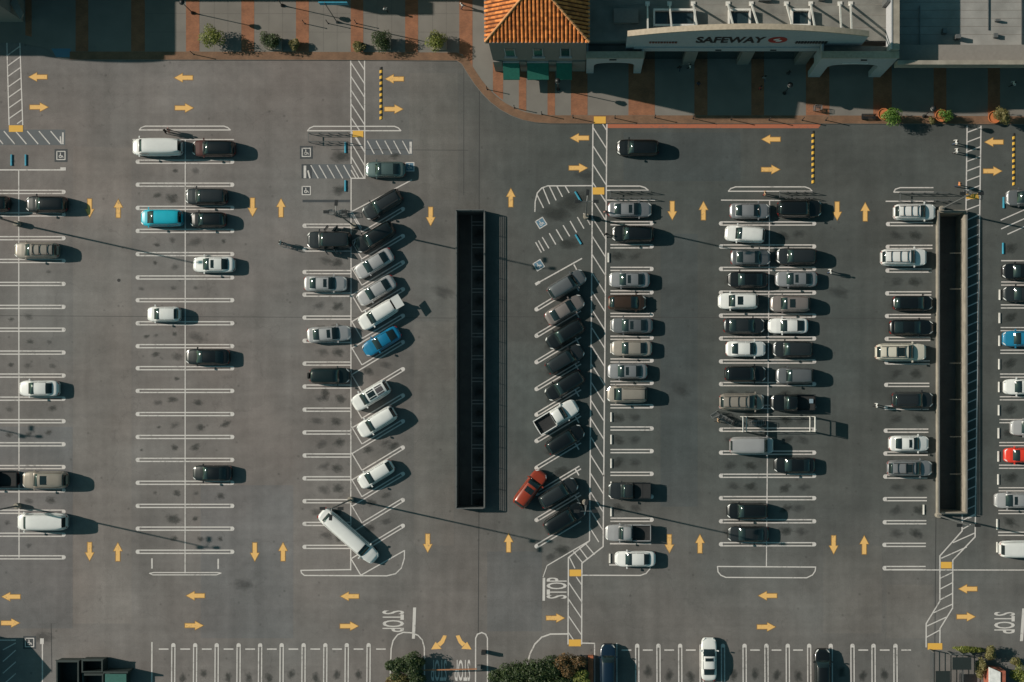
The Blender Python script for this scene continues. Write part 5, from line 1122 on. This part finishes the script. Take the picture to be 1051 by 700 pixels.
# ------------------------------------------------------------------ plants
def leaves(b, c, rad, n, size, flat=.8):
    for _ in range(n):
        while True:
            p = Vector((rnd.uniform(-1, 1), rnd.uniform(-1, 1), rnd.uniform(-1, 1)))
            if p.length <= 1: break
        p = p.normalized()*(p.length**.5); q = Vector((c[0]+p.x*rad[0], c[1]+p.y*rad[1], c[2]+p.z*rad[2]))
        nrm = (p+Vector((rnd.uniform(-.7, .7), rnd.uniform(-.7, .7), rnd.uniform(-.2, .9)))).normalized(); u = nrm.orthogonal().normalized(); u.rotate(Matrix.Rotation(rnd.uniform(0, 6.28), 3, nrm)); v = nrm.cross(u)
        s = size*rnd.uniform(.6, 1.3); b.poly([q-u*s-v*s*.1, q+v*s*.42, q+u*s, q-v*s*.42])
def shrub(px, py, rpx, h, leaf, label, clumps=11, n=170, z=.13, name='shrub', trunk=.0, size=.11, cat='shrub', ry=None, group='shrubs'):
    r = empty(name, G(px, py, z)); R = rpx/S; Ry = (ry or rpx)/S; b = MB()
    for k in range(clumps):
        a = rnd.uniform(0, 6.28); d = rnd.uniform(.15, .72); cz = trunk+(h-trunk)*rnd.uniform(.35, .72); cr = rnd.uniform(.38, .56)
        leaves(b, (math.cos(a)*d*R, math.sin(a)*d*Ry, cz), (cr*R, cr*Ry, cr*(h-trunk)*.62), n, size)
    leaves(b, (0, 0, trunk+(h-trunk)*.52), (R*.6, Ry*.6, (h-trunk)*.42), n*2, size); b.build('crown', leaf, r)
    b = MB(); b.bar((0, 0, 0), (.02, .02, trunk+(h-trunk)*.55), .10+.02*h, sides=7, w2=.05)
    for k in range(6): a = k*1.05; b.bar((.01, .01, trunk*.7+.1*h), (math.cos(a)*R*.6, math.sin(a)*Ry*.6, trunk+(h-trunk)*.6), .06, sides=5, w2=.02)
    b.build('trunk', BARK, r); return tag(r, label, cat, group)
def planter(px, py, rad, label, h=.75):
    b = MB(); b.lathe([(rad*.72, 0), (rad*.8, .05), (rad, h-.08), (rad*1.06, h-.06), (rad*1.06, h), (rad*.94, h), (rad*.92, h-.1)], n=22); r = empty('terracotta_pot', G(px, py, .13)); b.build('pot', TERRA, r, 40)
    b = MB(); b.lathe([(rad*.1, h-.12), (rad*.9, h-.12), (rad*.1, h-.1)], n=18); b.build('soil', SOIL, r); return tag(r, label, 'pot', 'terracotta pots')
shrub(222.5, 42, 12.5, 2.9, LEAFA, 'leafy green shrub on second brick band at upper left'); shrub(281, 44.5, 11, 2.4, LEAFB, 'dark green shrub with pale planter corner left of blue banner', 10); shrub(303.5, 47, 6, 1.4, LEAFC, 'small yellowish shrub right of dark green shrub'); shrub(369.5, 49, 6.2, 1.0, LEAFC, 'small spiky yellow plant at head of left crosswalk'); shrub(394.5, 43.5, 12, 2.6, LEAFB, 'loose green shrub right of left crosswalk'); shrub(450.6, 44.6, 12, 2.6, LEAFA, 'rounded yellow-green shrub left of tower')
for x, w in ((283, 14), (394, 15), (451, 15)):
    b = MB(); bx(b, x-w/2, x+w/2, 40, 52, .13, .55); tag(b.build('planter_box', PARAP), {283: 'low concrete planter box under dark green shrub', 394: 'low concrete planter box under loose green shrub', 451: 'low concrete planter box under rounded yellow-green shrub'}[x], 'planter', 'concrete planter boxes')
planter(905.5, 118.6, .66, 'terracotta pot of biggest round shrub at upper right'); planter(964.5, 120, .70, 'middle terracotta pot holding spiky green plant'); planter(1018.5, 121.6, .70, 'terracotta pot of olive round shrub near right edge')
shrub(911.5, 120.5, 11, 2.4, LEAFD, 'biggest round bright green shrub in terracotta pot', 12, 150, .7); shrub(967, 120.6, 7, 1.6, LEAFD, 'spiky bright green plant in middle terracotta pot', 8, 70, .7); shrub(1024, 123, 9.6, 2.3, LEAFC, 'round olive shrub in terracotta pot near right edge', 11, 140, .7); shrub(955, 124, 4, .9, LEAFC, 'low yellow-green plant beside middle terracotta pot', 6, 50)
# bottom trees and hedges
for x, y, r_, h, lf, lb_ in ((424, 676, 12, 2.6, LEAFB, 'dark green tree, upper one on island beside lower STOP lettering'), (409, 682, 11, 2.4, LEAFB, 'dark green tree, left one on island beside lower STOP lettering'), (427, 691, 11, 2.3, LEAFB, 'dark green tree, right one on island beside lower STOP lettering'), (413, 697, 12, 2.3, LEAFC, 'olive tree on island beside lower STOP lettering'), (404, 702, 8, 1.8, LEAFE, 'small brownish bush at left foot of island beside lower STOP lettering')):
    shrub(x, y, r_*1.1, h, lf, lb_, 13, 150, .0, 'small_tree', .4, .15, 'tree', r_*rnd.uniform(.8, 1.05), 'trees along bottom edge')
BT = [(513, 692, 12, 2.2, LEAFB, 'low dark bush at left end of bottom hedge island'), (529, 688, 15, 2.9, LEAFB, 'dark bushy tree near left end of bottom hedge island'), (547, 686, 16, 3.2, LEAFB, 'dark bushy tree second from left in bottom hedge island'), (565, 683.5, 15, 3.0, LEAFB, 'dark bushy tree third from left in bottom hedge island'), (580, 681, 13, 2.8, LEAFE, 'brown-green tree left of bottom yellow pad'), (592, 678.5, 10, 2.2, LEAFE, 'small brown-green tree just below bottom yellow pad'), (597, 693, 9, 2.2, LEAFA, 'yellow-green bush beside brick planter wall'), (556, 699, 16, 2.6, LEAFB, 'dark bush in front of bottom hedge island middle'), (536, 703, 14, 2.4, LEAFB, 'dark bush in front of bottom hedge island left part'), (579, 698, 13, 2.5, LEAFB, 'dark bush in front of bottom hedge island right part')]
for x, y, r_, h, lf, lb_ in BT: shrub(x, y, r_*1.08, h, lf, lb_, 17, 190, 0, 'small_tree', .35, .14, 'tree', r_*rnd.uniform(.75, .95), 'trees along bottom edge')
for i, (x, y, rx, ry, h, lf) in enumerate(((992, 665.5, 16, 3.4, 1.1, LEAFA), (1013, 668, 6.5, 7.5, 2.2, LEAFC), (1004, 684, 5.5, 12, 2.0, LEAFC), (1043, 690, 9, 10, 2.4, LEAFA), (1040, 678, 6, 5, 1.6, LEAFC))):
    shrub(x, y, rx, h, lf, ['long low clipped hedge right of bottom right yellow pad', 'olive shrub at right end of low hedge', 'tall olive shrub left of white kiosk roof', 'green bush at bottom right corner', 'brownish bush above bottom right corner'][i], 14, 90, 0, 'shrub', .1, .12, 'shrub', ry)

# ------------------------------------------------------------------ bottom edge structures
b = MB(); bx(b, 603.6, 608.8, 672, 735, 0, .9); bw = b.build('brick_planter_wall', mat('brick_wall', (.42, .13, .06), .85, var=.25, scale=1.4)); tag(bw, 'low orange brick planter wall beside navy SUV', 'wall')
ks2 = tag(empty('kiosk', G(1016, 692, 0)), 'small kiosk with white roof and red brick side at bottom right', 'kiosk')
partbox('wall', mat('kiosk_brick', (.34, .10, .06), .85, var=.2), ks2, 1009.5, 1019, 683, 740, 0, 2.58); partbox('side_wall', MATS['kiosk_brick'], ks2, 1019.6, 1025, 684, 740, 0, 2.7)
b = MB(); b.prism([tuple(G(x, y).xy) for x, y in ((1008, 741), (1019.4, 741), (1019.4, 685), (1008, 680))], 2.6, 2.85); att(b.build('roof', SIGNW), ks2)
def dumpster(x0, x1, y0, y1, h, m, label, lid=False):
    r = empty('dumpster', G((x0+x1)/2, (y0+y1)/2, 0)); t = 1.4
    for q in ((x0, x1, y0, y0+t), (x0, x1, y1-t, y1), (x0, x0+t, y0+t, y1-t), (x1-t, x1, y0+t, y1-t)): partbox('side', m, r, *q, .15, h)
    partbox('floor', m, r, x0+t, x1-t, y0+t, y1-t, .15, .25)
    for x in (x0+1, x1-2): 
        for y in (y0+1, y1-2): partbox('caster', TYRE, r, x, x+1, y, y+1, 0.0, .15)
    if lid: partbox('lid', mat('lid_green', (.03, .12, .10), .5), r, x0-.3, x1+.3, y0-.3, y1+.3, h+.01, h+.09)
    partbox('rim', m, r, x0-.8, x1+.8, y0-.8, y0-.02, h-.15, h); return tag(r, label, 'dumpster', 'dumpsters in the lower left')
DG = mat('dumpster_green', (.022, .034, .032), .6, var=.2)
dumpster(64, 87, 675, 700, 2.0, DG, 'open dark dumpster, leftmost in the lower left corner'); dumpster(89.5, 111, 674, 687, 1.9, DG, 'open dark dumpster behind the leftmost one'); dumpster(89.5, 111, 689, 708, 1.7, DG, 'dark dumpster cut by bottom edge in the lower left'); dumpster(113, 134, 689, 708, 1.6, DG, 'lidded teal dumpster, rightmost in the lower left', True)
b = MB(); bx(b, 112, 137, 685.6, 687.4, 0, 2.1); tag(b.build('enclosure_wall', DG), 'low wall behind lidded teal dumpster', 'wall')
# barrier gate at the bottom entrance
r = tag(empty('barrier_gate', G(492, 684, 0)), 'parking barrier with orange arm across bottom entrance lanes', 'barrier'); b = MB(); b.box((0, 0, .55), (.45, .5, 1.1)); b.build('cabinet', STEEL, r); b = MB(); b.bar((-.1, -.1, 1.0), (-6.8, -.25, 1.0), .13); b.build('arm', mat('orange_brown', (.38, .16, .07), .6), r)
b = MB(); b.box((.2, 1.2, .6), (.5, .4, 1.2)); tag(b.build('ticket_machine', DKSTEEL, None, loc=G(495, 679)), 'dark ticket machine on narrow entrance island', 'machine')
# fenced pen at bottom right
fn = tag(empty('fence_pen', G(971, 690, 0)), 'dark mesh fence pen below low hedge at bottom right', 'fence'); 
for x in (953.5, 971.5, 983, 992): partbox('post', STEEL, fn, x, x+.9, 668 if x > 960 else 666, 669 if x > 960 else 667, 0, 2.0)
b = MB()
for k in range(5):
    z = .3+.4*k; b.bar(G(954, 667, z), G(954, 735, z), .05); b.bar(G(972, 669, z), G(992, 669, z), .05); b.bar(G(984, 669, z), G(984, 735, z), .05)
att(b.build('mesh_rails', STEEL), fn); partbox('canopy_roof', mat('dark_canvas', (.010, .018, .018), .8), fn, 955.5, 970, 685, 735, 2.1, 2.25); partbox('shade_roof', MATS['dark_canvas'], fn, 973, 992, 671.5, 684, 1.9, 2.02)
